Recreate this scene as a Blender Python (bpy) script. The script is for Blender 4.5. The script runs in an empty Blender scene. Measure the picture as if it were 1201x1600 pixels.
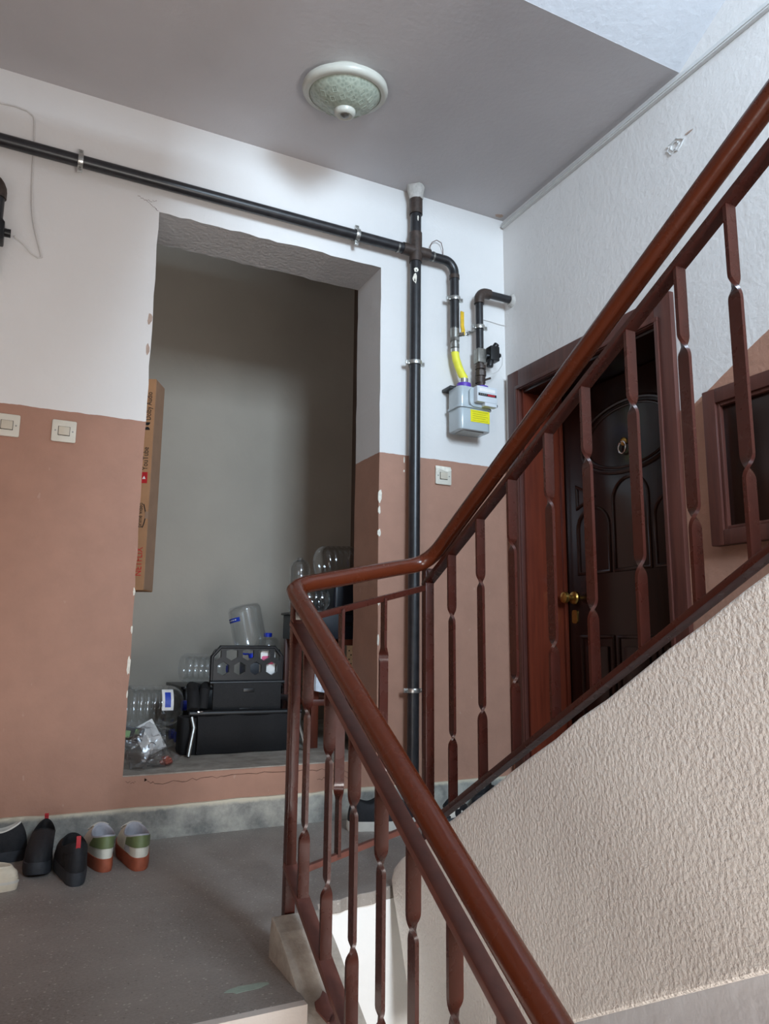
import bpy, bmesh, math, random
from mathutils import Vector, Matrix, noise
random.seed(7)
S = bpy.context.scene
COL = S.collection
PI = math.pi

# ------------------------------------------------------------------ camera
CAM = Vector((-2.0738, -2.8713, 0.6989))
YAW, PITCH, ROLL, FPX = 0.4590, 0.1696, 0.0087, 1168.19
fwd = Vector((math.sin(YAW)*math.cos(PITCH), math.cos(YAW)*math.cos(PITCH), math.sin(PITCH)))
rgt = Vector((math.cos(YAW), -math.sin(YAW), 0))
upv = rgt.cross(fwd)
r2 = math.cos(ROLL)*rgt + math.sin(ROLL)*upv
u2 = -math.sin(ROLL)*rgt + math.cos(ROLL)*upv
cd = bpy.data.cameras.new('camera'); cam = bpy.data.objects.new('camera', cd); COL.objects.link(cam)
cd.sensor_fit = 'VERTICAL'; cd.sensor_height = 36.0; cd.lens = FPX*36.0/1600.0
cd.clip_start = 0.02
M3 = Matrix((r2, u2, -fwd)).transposed()
cam.matrix_world = Matrix.Translation(CAM) @ M3.to_4x4()
S.camera = cam

# ------------------------------------------------------------------ light and exposure
S.view_settings.view_transform = 'Standard'; S.view_settings.look = 'None'
S.view_settings.gamma = 1.0; S.view_settings.use_curve_mapping = False
S.view_settings.exposure = 0.0
w = bpy.data.worlds.new('sky'); S.world = w; w.use_nodes = True
w.node_tree.nodes['Background'].inputs[0].default_value = (0.72, 0.85, 1.0, 1)
w.node_tree.nodes['Background'].inputs[1].default_value = 1.2
S.cycles.max_bounces = 10; S.cycles.diffuse_bounces = 6; S.cycles.transparent_max_bounces = 24
WIN_UP = (-1.75, -0.65, 2.05, 3.25)      # x0 x1 z0 z1 : window over the upper half landing
WIN_ADDED = (-4.55, -2.95, -0.85, 0.55)   # y0 y1 z0 z1 : unseen window added in the left wall to light the stringer
WIN_EYE = (-1.60, -0.80, -1.25, 0.25)
YF = -4.75                                # inner face of the window wall
def window_light(name, win, power, colour, tilt, inset, yaw=0.0):
    l = bpy.data.lights.new(name, 'AREA'); l.shape = 'RECTANGLE'
    l.size = win[1]-win[0]-0.1; l.size_y = win[3]-win[2]-0.1; l.energy = power; l.color = colour
    o = bpy.data.objects.new(name, l); COL.objects.link(o)
    o.location = ((win[0]+win[1])/2, YF-inset, (win[2]+win[3])/2)
    o.rotation_euler = (PI/2-tilt, 0, -yaw)
    return o
window_light('daylight_upper_window', WIN_UP, 235, (0.66, 0.83, 1.0), 0.22, 0.05)
sl = window_light('added_side_fill', (-1.6, 0.0, WIN_ADDED[2], WIN_ADDED[3]), 40, (1.0, 0.975, 0.95), 0.0, 0.05)  # added fill lamp from the left that brightens the stringer side
sl.location = (-3.65, (WIN_ADDED[0]+WIN_ADDED[1])/2, (WIN_ADDED[2]+WIN_ADDED[3])/2); sl.rotation_euler = (PI/2, 0, -PI/2)
window_light('daylight_stairwell_window', WIN_EYE, 80, (1.0, 0.97, 0.94), 0.0, 0.05)

# ------------------------------------------------------------------ materials
def lin(c): return tuple((v/255/12.92 if v/255 <= 0.04045 else ((v/255+0.055)/1.055)**2.4) for v in c)
class NT:
    def __init__(s, name):
        s.m = bpy.data.materials.new(name); s.m.use_nodes = True
        s.t = s.m.node_tree; s.b = s.t.nodes['Principled BSDF']; s.out = s.t.nodes['Material Output']
        s.tc = None
    def n(s, typ, **kw):
        nd = s.t.nodes.new(typ)
        for k, v in kw.items(): setattr(nd, k, v)
        return nd
    def l(s, a, b): s.t.links.new(a, b)
    def co(s, scale=(1, 1, 1)):
        if s.tc is None:
            s.tc = s.n('ShaderNodeNewGeometry')
        mp = s.n('ShaderNodeMapping'); mp.inputs['Scale'].default_value = scale
        s.l(s.tc.outputs['Position'], mp.inputs[0]); return mp.outputs[0]
    def noise(s, scale, detail=4, rough=0.55, stretch=(1, 1, 1)):
        nn = s.n('ShaderNodeTexNoise'); nn.inputs['Scale'].default_value = scale
        nn.inputs['Detail'].default_value = detail; nn.inputs['Roughness'].default_value = rough
        s.l(s.co(stretch), nn.inputs['Vector']); return nn.outputs['Fac']
    def ramp(s, fac, stops, interp='LINEAR'):
        r = s.n('ShaderNodeValToRGB'); r.color_ramp.interpolation = interp
        e = r.color_ramp.elements
        while len(e) < len(stops): e.new(0.5)
        for i, (p, c) in enumerate(stops):
            e[i].position = p; e[i].color = (*c, 1) if len(c) == 3 else c
        s.l(fac, r.inputs[0]); return r.outputs[0]
    def math(s, op, a, b=None, c=None):
        m = s.n('ShaderNodeMath', operation=op)
        for i, v in enumerate((a, b, c)):
            if v is None: continue
            if isinstance(v, (int, float)): m.inputs[i].default_value = v
            else: s.l(v, m.inputs[i])
        return m.outputs[0]
    def mix(s, fac, a, b):
        m = s.n('ShaderNodeMix', data_type='RGBA')
        if isinstance(fac, (int, float)): m.inputs[0].default_value = fac
        else: s.l(fac, m.inputs[0])
        for i, v in ((6, a), (7, b)):
            if isinstance(v, tuple): m.inputs[i].default_value = (*v, 1)
            else: s.l(v, m.inputs[i])
        return m.outputs[2]
    def base(s, v):
        if isinstance(v, tuple): s.b.inputs['Base Color'].default_value = (*v, 1)
        else: s.l(v, s.b.inputs['Base Color'])
    def rough(s, v):
        if isinstance(v, (int, float)): s.b.inputs['Roughness'].default_value = v
        else: s.l(v, s.b.inputs['Roughness'])
    def bump(s, h, strength, dist=0.01):
        b = s.n('ShaderNodeBump'); b.inputs['Strength'].default_value = strength; b.inputs['Distance'].default_value = dist
        s.l(h, b.inputs['Height']); s.l(b.outputs[0], s.b.inputs['Normal'])
MT = {}
def simple(name, col, rough=0.5, metal=0.0, var=0.12, scale=25, bump=0.0, bscale=60, bdist=0.002, spec=None, coat=0):
    t = NT(name); c = lin(col)
    f = t.noise(scale)
    t.base(t.ramp(f, [(0.3, tuple(v*(1-var) for v in c)), (0.7, tuple(min(1, v*(1+var)) for v in c))]))
    t.rough(rough); t.b.inputs['Metallic'].default_value = metal
    if spec is not None: t.b.inputs['Specular IOR Level'].default_value = spec
    if coat: t.b.inputs['Coat Weight'].default_value = coat; t.b.inputs['Coat Roughness'].default_value = 0.12
    if bump: t.bump(t.noise(bscale), bump, bdist)
    MT[name] = t.m; return t.m

WHITE = lin((222, 219, 216)); BROWN = lin((166, 124, 104))
def plaster_two_tone(name, sloped=False, bscale=(1, 1, 1)):
    t = NT(name); t.co()
    sep = t.n('ShaderNodeSeparateXYZ'); t.l(t.tc.outputs['Position'], sep.inputs[0])
    edge = 1.5115
    wob = t.math('MULTIPLY', t.math('SUBTRACT', t.noise(14, 3), 0.5), 0.012)
    zz = t.math('ADD', sep.outputs['Z'], wob)
    if sloped:
        dy = t.math('MAXIMUM', t.math('SUBTRACT', t.math('MULTIPLY', sep.outputs['Y'], -1.0), 1.09), 0.0)
        zz = t.math('SUBTRACT', zz, t.math('MULTIPLY', dy, 0.53))
    fac = t.math('GREATER_THAN', zz, edge)
    big = t.noise(1.6, 5); fine = t.noise(9, 6, 0.6)
    wc = t.ramp(big, [(0.3, tuple(v*0.93 for v in WHITE)), (0.7, WHITE)])
    bc = t.ramp(fine, [(0.25, tuple(v*0.88 for v in BROWN)), (0.75, tuple(v*1.06 for v in BROWN))])
    scuff = t.ramp(t.noise(38, 2, 0.5, (1, 1, 0.5)), [(0.71, (0, 0, 0)), (0.76, (1, 1, 1))])
    bc = t.mix(t.math('MULTIPLY', scuff, 0.25), bc, lin((196, 172, 158)))
    # pale worn rub marks on the paint edge
    t.base(t.mix(fac, bc, wc)); t.rough(0.62)
    hb = t.math('ADD', t.math('MULTIPLY', t.noise(45, 5, 0.6, bscale), 0.7), t.math('MULTIPLY', t.noise(9, 3), 0.6))
    t.bump(hb, 0.6 if sloped else 0.35, 0.006)
    MT[name] = t.m
plaster_two_tone('wall_paint'); plaster_two_tone('wall_paint_sloped', True)
def plaster(name, col, strength, dist, scale, stretch=(1, 1, 1), rough=0.7, vor=0.35):
    t = NT(name); c = lin(col)
    t.base(t.ramp(t.noise(2.2, 5), [(0.3, tuple(v*0.9 for v in c)), (0.7, c)])); t.rough(rough)
    v = t.n('ShaderNodeTexVoronoi'); v.inputs['Scale'].default_value = scale*0.8; t.l(t.co(stretch), v.inputs['Vector'])
    h = t.math('ADD', t.math('MULTIPLY', v.outputs['Distance'], vor), t.noise(scale, 3, 0.6, stretch))
    t.bump(h, strength, dist); MT[name] = t.m
plaster('ceiling_paint', (194, 190, 191), 0.25, 0.004, 60)
plaster('rough_soffit', (198, 198, 201), 0.4, 0.006, 40)
plaster('stringer_plaster', (236, 229, 220), 1.0, 0.007, 125, (1, 1, 0.85), vor=0.12)
plaster('beam_white', (246, 245, 242), 0.3, 0.006, 30)
plaster('reveal_plaster', (205, 203, 203), 0.8, 0.008, 60, (1, 1, 0.4))
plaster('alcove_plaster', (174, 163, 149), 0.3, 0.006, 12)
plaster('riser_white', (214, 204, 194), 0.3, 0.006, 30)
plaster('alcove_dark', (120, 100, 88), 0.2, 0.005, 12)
# concrete landing
t = NT('floor_concrete')
c1, c2 = lin((112, 104, 98)), lin((150, 142, 134))
base = t.ramp(t.noise(3.0, 8, 0.65), [(0.3, c1), (0.7, c2)])
sp = t.n('ShaderNodeTexVoronoi'); sp.inputs['Scale'].default_value = 85; t.l(t.co((1, 1.4, 1)), sp.inputs['Vector'])
spm = t.math('MULTIPLY', t.math('LESS_THAN', sp.outputs['Distance'], 0.22), t.math('GREATER_THAN', t.noise(50, 2), 0.55))
dk = t.math('GREATER_THAN', t.noise(110, 2), 0.70)
base = t.mix(t.ramp(t.noise(140, 3, 0.7, (1, 1.3, 1)), [(0.38, (0, 0, 0)), (0.62, (0.55, 0.55, 0.55))]), base, lin((156, 149, 142)))
base = t.mix(t.math('MULTIPLY', spm, 0.75), base, lin((196, 188, 178)))
base = t.mix(t.math('MULTIPLY', dk, 0.6), base, lin((60, 55, 52)))
t.base(base); t.rough(0.55); t.bump(t.noise(60, 5), 0.25, 0.003); MT['floor_concrete'] = t.m
t = NT('skirting_concrete')
sepn = t.n('ShaderNodeSeparateXYZ'); t.co(); t.l(t.tc.outputs['Position'], sepn.inputs[0])
edge = t.math('ADD', sepn.outputs['Z'], t.math('MULTIPLY', t.noise(30, 5, 0.7), 0.022))
b0 = t.ramp(t.noise(9, 7, 0.7), [(0.36, lin((112, 112, 108))), (0.64, lin((178, 174, 163)))])
t.base(t.mix(t.ramp(edge, [(0.105, (0, 0, 0)), (0.116, (1, 1, 1))]), b0, lin((206, 196, 174)))); t.rough(0.6); t.bump(t.noise(70, 4), 0.3, 0.003)
MT['skirting_concrete'] = t.m
t = NT('curb_concrete')
b0 = t.ramp(t.noise(11, 8, 0.7), [(0.3, lin((128, 119, 108))), (0.72, lin((186, 178, 166)))])
t.base(b0); t.rough(0.7); t.bump(t.noise(40, 6), 0.5, 0.006); MT['curb_concrete'] = t.m
# painted rail
def painted(name, col, rough):
    t = NT(name); c = lin(col)
    wv = t.noise(30, 6, 0.7); 
    t.base(t.ramp(wv, [(0.25, tuple(v*0.88 for v in c)), (0.6, c), (0.8, tuple(min(1, v*1.1) for v in c))]))
    t.rough(t.ramp(t.noise(18, 4), [(0.3, (rough*0.8,)*3), (0.7, (rough*1.3,)*3)])); t.bump(t.noise(90, 3), 0.12, 0.002)
    MT[name] = t.m
painted('rail_paint', (63, 27, 20), 0.27)
painted('handrail_paint', (82, 34, 16), 0.24)
simple('rail_worn', (96, 56, 47), 0.4, var=0.2, scale=40)
# dark varnished wood
def wood(name, dark, light, rough, stretch=(14, 14, 1)):
    t = NT(name)
    t.base(t.ramp(t.noise(3.0, 5, 0.6, stretch), [(0.3, lin(dark)), (0.7, lin(light))])); t.rough(rough)
    t.bump(t.noise(5, 4, 0.6, stretch), 0.08, 0.002); MT[name] = t.m
wood('door_wood', (24, 11, 8), (42, 20, 13), 0.2)
wood('jamb_wood', (80, 32, 20), (106, 46, 29), 0.3)
wood('casing_wood', (68, 36, 30), (92, 52, 43), 0.4)
wood('brown_chair_wood', (70, 30, 18), (98, 44, 26), 0.4)
simple('black_pipe', (38, 37, 39), 0.35, 0.0, 0.35, 30, 0.1, 40)
simple('rusty_pipe', (66, 54, 48), 0.5, 0.2, 0.35, 60, 0.2, 80)
simple('zinc', (196, 196, 192), 0.28, 0.9, 0.1, 40)
simple('steel_grey', (150, 148, 142), 0.35, 0.85, 0.15, 60)
simple('brass', (190, 150, 80), 0.28, 0.95, 0.12, 60)
simple('chrome', (215, 215, 215), 0.12, 1.0, 0.05, 40)
simple('yellow_hose', (232, 226, 70), 0.45, 0, 0.05, 40)
simple('yellow_handle', (214, 172, 30), 0.4, 0, 0.12, 60)
simple('purple_nut', (92, 58, 170), 0.4, 0, 0.1, 40)
simple('meter_grey', (176, 186, 190), 0.22, 0.0, 0.04, 10, coat=0.4)
simple('meter_index', (206, 210, 214), 0.35, 0, 0.04, 10)
simple('black_plastic', (17, 17, 19), 0.38, 0, 0.2, 40)
simple('red_digits', (170, 40, 50), 0.4, 0, 0.2, 60)
simple('yellow_label', (226, 216, 20), 0.5, 0, 0.06, 60)
simple('faint_print', (150, 140, 20), 0.6)
simple('switch_plastic', (208, 202, 188), 0.4, 0, 0.05, 20)
simple('switch_button', (196, 186, 168), 0.35, 0, 0.05, 20)
simple('dark_hole', (20, 18, 18), 0.8)
simple('lamp_white', (188, 188, 178), 0.35, 0, 0.03, 10)
simple('glass_ridge', (168, 176, 162), 0.35, 0, 0.03, 10)
simple('pvc_white', (206, 206, 204), 0.4, 0, 0.04, 20)
simple('cable_white', (204, 200, 196), 0.5, 0, 0.06, 30)
simple('plaster_chunk', (186, 182, 176), 0.8, 0, 0.15, 60, 0.6, 60, 0.006)
simple('chip_cream', (226, 220, 206), 0.8, 0, 0.15, 60, 0.4, 80)
simple('chip_beige', (172, 150, 136), 0.8, 0, 0.12, 60, 0.4, 80)
simple('crack_dark', (92, 62, 50), 0.8)
simple('patch_green', (150, 164, 150), 0.6, 0, 0.1, 60)
simple('carton', (168, 122, 84), 0.65, 0, 0.08, 14, 0.08, 30)
simple('carton_side', (160, 128, 104), 0.7, 0, 0.08, 14, 0.08, 30)
simple('print_red', (190, 30, 34), 0.6); simple('print_black', (26, 22, 22), 0.6); simple('print_white', (232, 228, 224), 0.6)
simple('black_fabric', (13, 12, 14), 0.85, 0, 0.25, 90, 0.3, 220, 0.002)
simple('black_mesh', (22, 21, 22), 0.8, 0, 0.3, 160, 0.4, 260, 0.003)
simple('dark_navy', (14, 17, 28), 0.45, 0, 0.2, 20)
simple('bottle_cap', (30, 60, 205), 0.35)
simple('bottle_label', (34, 62, 170), 0.45)
simple('white_paper', (222, 222, 220), 0.7, 0, 0.04, 30)
simple('white_cloth', (206, 214, 224), 0.85, 0, 0.08, 30, 0.3, 60)
simple('pack_green', (126, 158, 106), 0.5); simple('pack_red', (168, 80, 60), 0.5, 0, 0.2, 60)
simple('pink_print', (214, 90, 130), 0.5)
simple('cane', (202, 172, 138), 0.6, 0, 0.12, 60)
simple('shoe_white', (216, 214, 200), 0.5, 0, 0.06, 40, 0.2, 200, 0.001)
simple('shoe_green', (104, 116, 76), 0.55, 0, 0.1, 40)
simple('shoe_gum', (160, 84, 58), 0.6, 0, 0.12, 60)
simple('shoe_lining', (168, 168, 174), 0.85, 0, 0.12, 60, 0.3, 200, 0.002)
simple('shoe_black', (26, 27, 31), 0.75, 0, 0.25, 80, 0.4, 240, 0.002)
simple('shoe_black_sole', (50, 53, 58), 0.7, 0, 0.2, 60)
simple('shoe_grey', (128, 130, 134), 0.6)
simple('shoe_red', (170, 34, 44), 0.6)
simple('clog_cream', (214, 204, 184), 0.5, 0, 0.06, 40)
simple('sole_white', (206, 202, 192), 0.6, 0, 0.06, 40)
# zebra slipper
t = NT('zebra'); f = t.math('GREATER_THAN', t.noise(26, 1, 0.4, (1, 1, 1)), 0.50)
t.base(t.mix(f, lin((216, 206, 192)), lin((24, 22, 24)))); t.rough(0.7); MT['zebra'] = t.m
# lamp glass : patterned greenish opal
t = NT('lamp_glass'); t.co()
chk = t.n('ShaderNodeTexVoronoi'); chk.inputs['Scale'].default_value = 70; t.l(t.co(), chk.inputs['Vector'])
t.base(t.ramp(chk.outputs['Distance'], [(0.1, lin((136, 146, 133))), (0.6, lin((160, 168, 153)))])); t.rough(0.3)
t.bump(chk.outputs['Distance'], 0.3, 0.004); MT['lamp_glass'] = t.m
# thin clear plastic
def clear_plastic(name, tint, lo, hi, rough):
    t = NT(name); nt = t.t; nt.nodes.remove(t.b)
    tr = t.n('ShaderNodeBsdfTransparent'); tr.inputs[0].default_value = (*tint, 1)
    gl = t.n('ShaderNodeBsdfGlossy'); gl.inputs['Roughness'].default_value = rough; gl.inputs[0].default_value = (0.95, 0.97, 1, 1)
    lw = t.n('ShaderNodeLayerWeight'); lw.inputs[0].default_value = 0.35
    f = t.math('ADD', t.math('MULTIPLY', lw.outputs['Facing'], hi), lo)
    mx = t.n('ShaderNodeMixShader'); t.l(f, mx.inputs[0]); t.l(tr.outputs[0], mx.inputs[1]); t.l(gl.outputs[0], mx.inputs[2])
    t.l(mx.outputs[0], t.out.inputs[0]); MT[name] = t.m
clear_plastic('pet_clear', (0.93, 0.95, 0.96), 0.05, 0.5, 0.12)
clear_plastic('bag_clear', (0.90, 0.90, 0.90), 0.06, 0.30, 0.22)
clear_plastic('window_glass', (0.97, 0.98, 0.98), 0.03, 0.5, 0.02)

# ------------------------------------------------------------------ mesh helpers
class MB:
    def __init__(s): s.v = []; s.f = []; s.mi = []
    def add(s, vs, fs, mi=0):
        o = len(s.v); s.v += [Vector(p) for p in vs]; s.f += [tuple(i+o for i in f) for f in fs]; s.mi += [mi]*len(fs); return s
    def box(s, x0, x1, y0, y1, z0, z1, mi=0):
        x0, x1 = sorted((x0, x1)); y0, y1 = sorted((y0, y1)); z0, z1 = sorted((z0, z1))
        vs = [(x, y, z) for z in (z0, z1) for y in (y0, y1) for x in (x0, x1)]
        return s.add(vs, [(0, 2, 3, 1), (4, 5, 7, 6), (0, 1, 5, 4), (1, 3, 7, 5), (3, 2, 6, 7), (2, 0, 4, 6)], mi)
    def prism(s, poly, axis, a, b, mi=0):
        # poly of 2D points in the two other axes, in order (x: y,z) (y: x,z) (z: x,y)
        def p3(p, h): return {'x': (h, p[0], p[1]), 'y': (p[0], h, p[1]), 'z': (p[0], p[1], h)}[axis]
        n = len(poly); vs = [p3(p, a) for p in poly]+[p3(p, b) for p in poly]
        fs = [tuple(range(n))[::-1], tuple(range(n, 2*n))]+[(i, (i+1) % n, n+(i+1) % n, n+i) for i in range(n)]
        return s.add(vs, fs, mi)
    def sweep(s, pts, section, closed=False, cap=True, upref=(0, 0, 1), mi=0):
        # section: list of (a,b) or function i -> list
        pts = [Vector(p) for p in pts]; n = len(pts); up = Vector(upref); rings = []; pd = pa = None
        for i, p in enumerate(pts):
            if closed: d0 = (p-pts[i-1]).normalized(); d1 = (pts[(i+1) % n]-p).normalized()
            else:
                d0 = (p-pts[i-1]).normalized() if i else (pts[1]-p).normalized()
                d1 = (pts[i+1]-p).normalized() if i < n-1 else d0
            d = (d0+d1).normalized() if (d0+d1).length > 1e-6 else d1
            k = 1/max(0.35, d.dot(d1))
            if pa is None:
                u = up if abs(d.dot(up)) < 0.985 else Vector((0, 1, 0)) if abs(d.y) < 0.9 else Vector((1, 0, 0))
                a = d.cross(u).normalized()
            else:
                a = pd.rotation_difference(d) @ pa; a = (a-d*a.dot(d)).normalized()
            b = a.cross(d).normalized(); pd, pa = d, a
            bend = (d1-d0); bend = bend.normalized() if bend.length > 1e-6 else None
            sec = section(i) if callable(section) else section
            ring = []
            for q in sec:
                o = a*q[0]+b*q[1]
                if bend is not None: o = o+bend*(o.dot(bend)*(k-1))
                ring.append(p+o)
            rings.append(ring)
        m = len(rings[0]); vs = [v for r in rings for v in r]; fs = []
        last = n if closed else n-1
        for i in range(last):
            j = (i+1) % n
            for q in range(m): fs.append((i*m+q, i*m+(q+1) % m, j*m+(q+1) % m, j*m+q))
        if cap and not closed: fs += [tuple(range(m))[::-1], tuple(range((n-1)*m, n*m))]
        return s.add(vs, fs, mi)
    def tube(s, pts, r, n=14, closed=False, cap=True, mi=0):
        if callable(r): sec = lambda i: [(r(i)*math.cos(2*PI*k/n), r(i)*math.sin(2*PI*k/n)) for k in range(n)]
        else: sec = [(r*math.cos(2*PI*k/n), r*math.sin(2*PI*k/n)) for k in range(n)]
        return s.sweep(pts, sec, closed, cap, mi=mi)
    def bar(s, pts, wx, wz, mi=0):
        return s.sweep(pts, [(-wx/2, -wz/2), (wx/2, -wz/2), (wx/2, wz/2), (-wx/2, wz/2)], mi=mi)
    def lathe(s, prof, M=None, n=28, mi=0):
        M = M or Matrix(); vs = []; fs = []
        for r, z in prof: vs += [M @ Vector((r*math.cos(2*PI*k/n), r*math.sin(2*PI*k/n), z)) for k in range(n)]
        for i in range(len(prof)-1):
            for k in range(n): fs.append((i*n+k, i*n+(k+1) % n, (i+1)*n+(k+1) % n, (i+1)*n+k))
        if prof[0][0] > 1e-5: fs.append(tuple(range(n))[::-1])
        if prof[-1][0] > 1e-5: fs.append(tuple(range((len(prof)-1)*n, len(prof)*n)))
        return s.add(vs, fs, mi)
    def rbox(s, x0, x1, y0, y1, z0, z1, r, axis='z', n=5, mi=0):
        # box with rounded corners in the plane across axis
        A = {'x': (y0, y1, z0, z1, x0, x1), 'y': (x0, x1, z0, z1, y0, y1), 'z': (x0, x1, y0, y1, z0, z1)}[axis]
        poly = []
        for cx, cy, a0 in ((A[1]-r, A[3]-r, 0), (A[0]+r, A[3]-r, PI/2), (A[0]+r, A[2]+r, PI), (A[1]-r, A[2]+r, 1.5*PI)):
            poly += [(cx+r*math.cos(a0+PI/2*k/n), cy+r*math.sin(a0+PI/2*k/n)) for k in range(n+1)]
        return s.prism(poly, axis, A[4], A[5], mi)
    def xf(s, M): s.v = [M @ v for v in s.v]; return s
    def jitter(s, a, sc=8.0):
        s.v = [v+noise.noise_vector(v*sc)*a for v in s.v]; return s
OFF = {}
def build(name, mb, mats, off=Vector((0, 0, 0)), bevel=0.0, smooth=35, segs=2):
    me = bpy.data.meshes.new(name)
    me.from_pydata([tuple(v-off) for v in mb.v], [], mb.f)
    mats = mats if isinstance(mats, (list, tuple)) else [mats]
    for m in mats: me.materials.append(MT[m])
    for p, k in zip(me.polygons, mb.mi): p.material_index = k
    bm = bmesh.new(); bm.from_mesh(me)
    bmesh.ops.remove_doubles(bm, verts=bm.verts, dist=1e-6)
    bmesh.ops.recalc_face_normals(bm, faces=bm.faces)
    if bevel:
        ed = [e for e in bm.edges if len(e.link_faces) == 2 and e.calc_face_angle(0) > 0.6]
        bmesh.ops.bevel(bm, geom=ed, offset=bevel, segments=segs, profile=0.6, affect='EDGES', clamp_overlap=True)
    bm.to_mesh(me); bm.free()
    if smooth:
        me.shade_smooth(); me.set_sharp_from_angle(angle=math.radians(smooth))
    me.update()
    o = bpy.data.objects.new(name, me); COL.objects.link(o)
    return o
def tag(o, label, cat, group=None):
    o['label'] = label; o['category'] = cat
    if group: o['group'] = group
    return o
def thing(name, label, cat, loc, group=None, kind=None):
    o = bpy.data.objects.new(name, None); COL.objects.link(o); o.empty_display_size = 0.05
    o.location = loc; OFF[o.name] = Vector(loc)
    o['label'] = label; o['category'] = cat
    if group: o['group'] = group
    if kind: o['kind'] = kind
    return o
def part(name, mb, mats, parent, label=None, **kw):
    off = OFF[parent.name]
    o = build(name, mb, mats, off, **kw); o.parent = parent; OFF[o.name] = off
    if label: o['label'] = label
    return o
def solo(name, label, cat, mb, mats, loc=None, group=None, **kw):
    if loc is None:
        lo = [min(v[i] for v in mb.v) for i in range(3)]; hi = [max(v[i] for v in mb.v) for i in range(3)]
        loc = ((lo[0]+hi[0])/2, (lo[1]+hi[1])/2, lo[2])
    o = build(name, mb, mats, Vector(loc), **kw); o.location = loc; OFF[o.name] = Vector(loc)
    tag(o, label, cat, group); return o
def struct(name, mb, mats, label=None, cat=None, **kw):
    o = build(name, mb, mats, **kw); o['kind'] = 'structure'; OFF[o.name] = Vector((0, 0, 0))
    if label: o['label'] = label
    if cat: o['category'] = cat
    return o
def copy_tree(src, name, loc, label, parent=None):
    c = src.copy(); COL.objects.link(c); c.location = loc; c['label'] = label
    def rec(a, b):
        for ch in list(a.children):
            d = ch.copy(); COL.objects.link(d); d.parent = b; rec(ch, d)
    rec(src, c); return c
def text_mesh(txt, size, depth=0.0004):
    cu = bpy.data.curves.new('t', 'FONT'); cu.body = txt; cu.size = size; cu.extrude = depth; cu.resolution_u = 3
    ob = bpy.data.objects.new('t', cu); COL.objects.link(ob)
    bpy.context.view_layer.update()
    me = bpy.data.meshes.new_from_object(ob.evaluated_get(bpy.context.evaluated_depsgraph_get()))
    mb = MB(); mb.add([v.co.copy() for v in me.vertices], [tuple(p.vertices) for p in me.polygons])
    bpy.data.objects.remove(ob); bpy.data.curves.remove(cu); bpy.data.meshes.remove(me)
    return mb
def arc(cx, cy, r, a0, a1, n): return [(cx+r*math.cos(a0+(a1-a0)*k/n), cy+r*math.sin(a0+(a1-a0)*k/n)) for k in range(n+1)]
def blob_poly(r1, r2, n, seed):
    rnd = random.Random(seed); return [(r1*math.cos(2*PI*k/n)*rnd.uniform(.65, 1.15), r2*math.sin(2*PI*k/n)*rnd.uniform(.65, 1.15)) for k in range(n)]

# ------------------------------------------------------------------ the stairwell
H = 2.80; XL = -3.60
DX0, DX1, DZ0, DZ1, WT = -1.673, -0.683, 0.215, 2.3823, 0.255     # alcove opening
def rough_edge(p0, p1, n, amp, seed, ends=True):
    rnd = random.Random(seed); out = []
    for k in range(n+1):
        t = k/n; x = p0[0]+(p1[0]-p0[0])*t; z = p0[1]+(p1[1]-p0[1])*t
        a = amp if 0 < k < n else 0
        out.append((x+rnd.uniform(-a, a)*(abs(p1[1]-p0[1]) > abs(p1[0]-p0[0])), z+rnd.uniform(-a, a)*(abs(p1[0]-p0[0]) > abs(p1[1]-p0[1]))))
    return out
# back wall : front skin is built as strips around the opening so that the plaster edge is uneven
mb = MB()
eL = rough_edge((DX0, DZ0), (DX0, DZ1), 30, 0.0022, 1)
eR = rough_edge((DX1, DZ0), (DX1, DZ1), 30, 0.0022, 2)
eT = rough_edge((DX0, DZ1), (DX1, DZ1), 24, 0.004, 3)
mb.prism([(XL-0.15, DZ0)]+eL+[(XL-0.15, DZ1)], 'y', 0, WT, 0)
mb.prism([(0.45, DZ1)]+eR[::-1]+[(0.45, DZ0)], 'y', 0, WT, 0)
mb.prism([(XL-0.15, DZ1)]+eT+[(0.45, DZ1), (0.45, H+0.2), (XL-0.15, H+0.2)], 'y', 0, WT, 0)
mb.box(XL-0.15, 0.45, 0, WT, -0.0, DZ0, 0)
wall_back = struct('wall_back', mb, ['wall_paint', 'reveal_plaster'], smooth=0)
# sides of the opening (reveals) : rough plaster, painted brown below like the wall
for p in wall_back.data.polygons:
    n = p.normal; c = p.center
    if abs(n.y) < 0.3 and DX0-0.02 < c.x < DX1+0.02 and c.z > 1.0 and abs(n.z) > 0.6: p.material_index = 1
# grey sill slab of the opening
struct('sill', MB().box(DX0+0.001, DX1-0.001, 0.004, WT+0.0, DZ0-0.02, DZ0+0.004), 'curb_concrete', smooth=0)
# alcove behind
AX0, AX1, AY, AZ1 = -2.35, -0.12, 1.58, 3.20
struct('floor_alcove', MB().box(AX0, AX1, WT, AY, DZ0-0.12, DZ0), 'curb_concrete', smooth=0)
struct('wall_alcove_back', MB().box(AX0-0.1, AX1+0.1, AY, AY+0.1, 0.0, AZ1), 'alcove_plaster', smooth=0)
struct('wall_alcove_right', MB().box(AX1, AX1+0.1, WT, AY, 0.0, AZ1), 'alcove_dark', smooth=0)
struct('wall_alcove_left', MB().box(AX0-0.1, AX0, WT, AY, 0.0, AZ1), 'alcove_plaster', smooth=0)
struct('ceiling_alcove', MB().box(AX0-0.1, AX1+0.1, WT, AY+0.1, AZ1, AZ1+0.1), 'alcove_dark', smooth=0)
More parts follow.
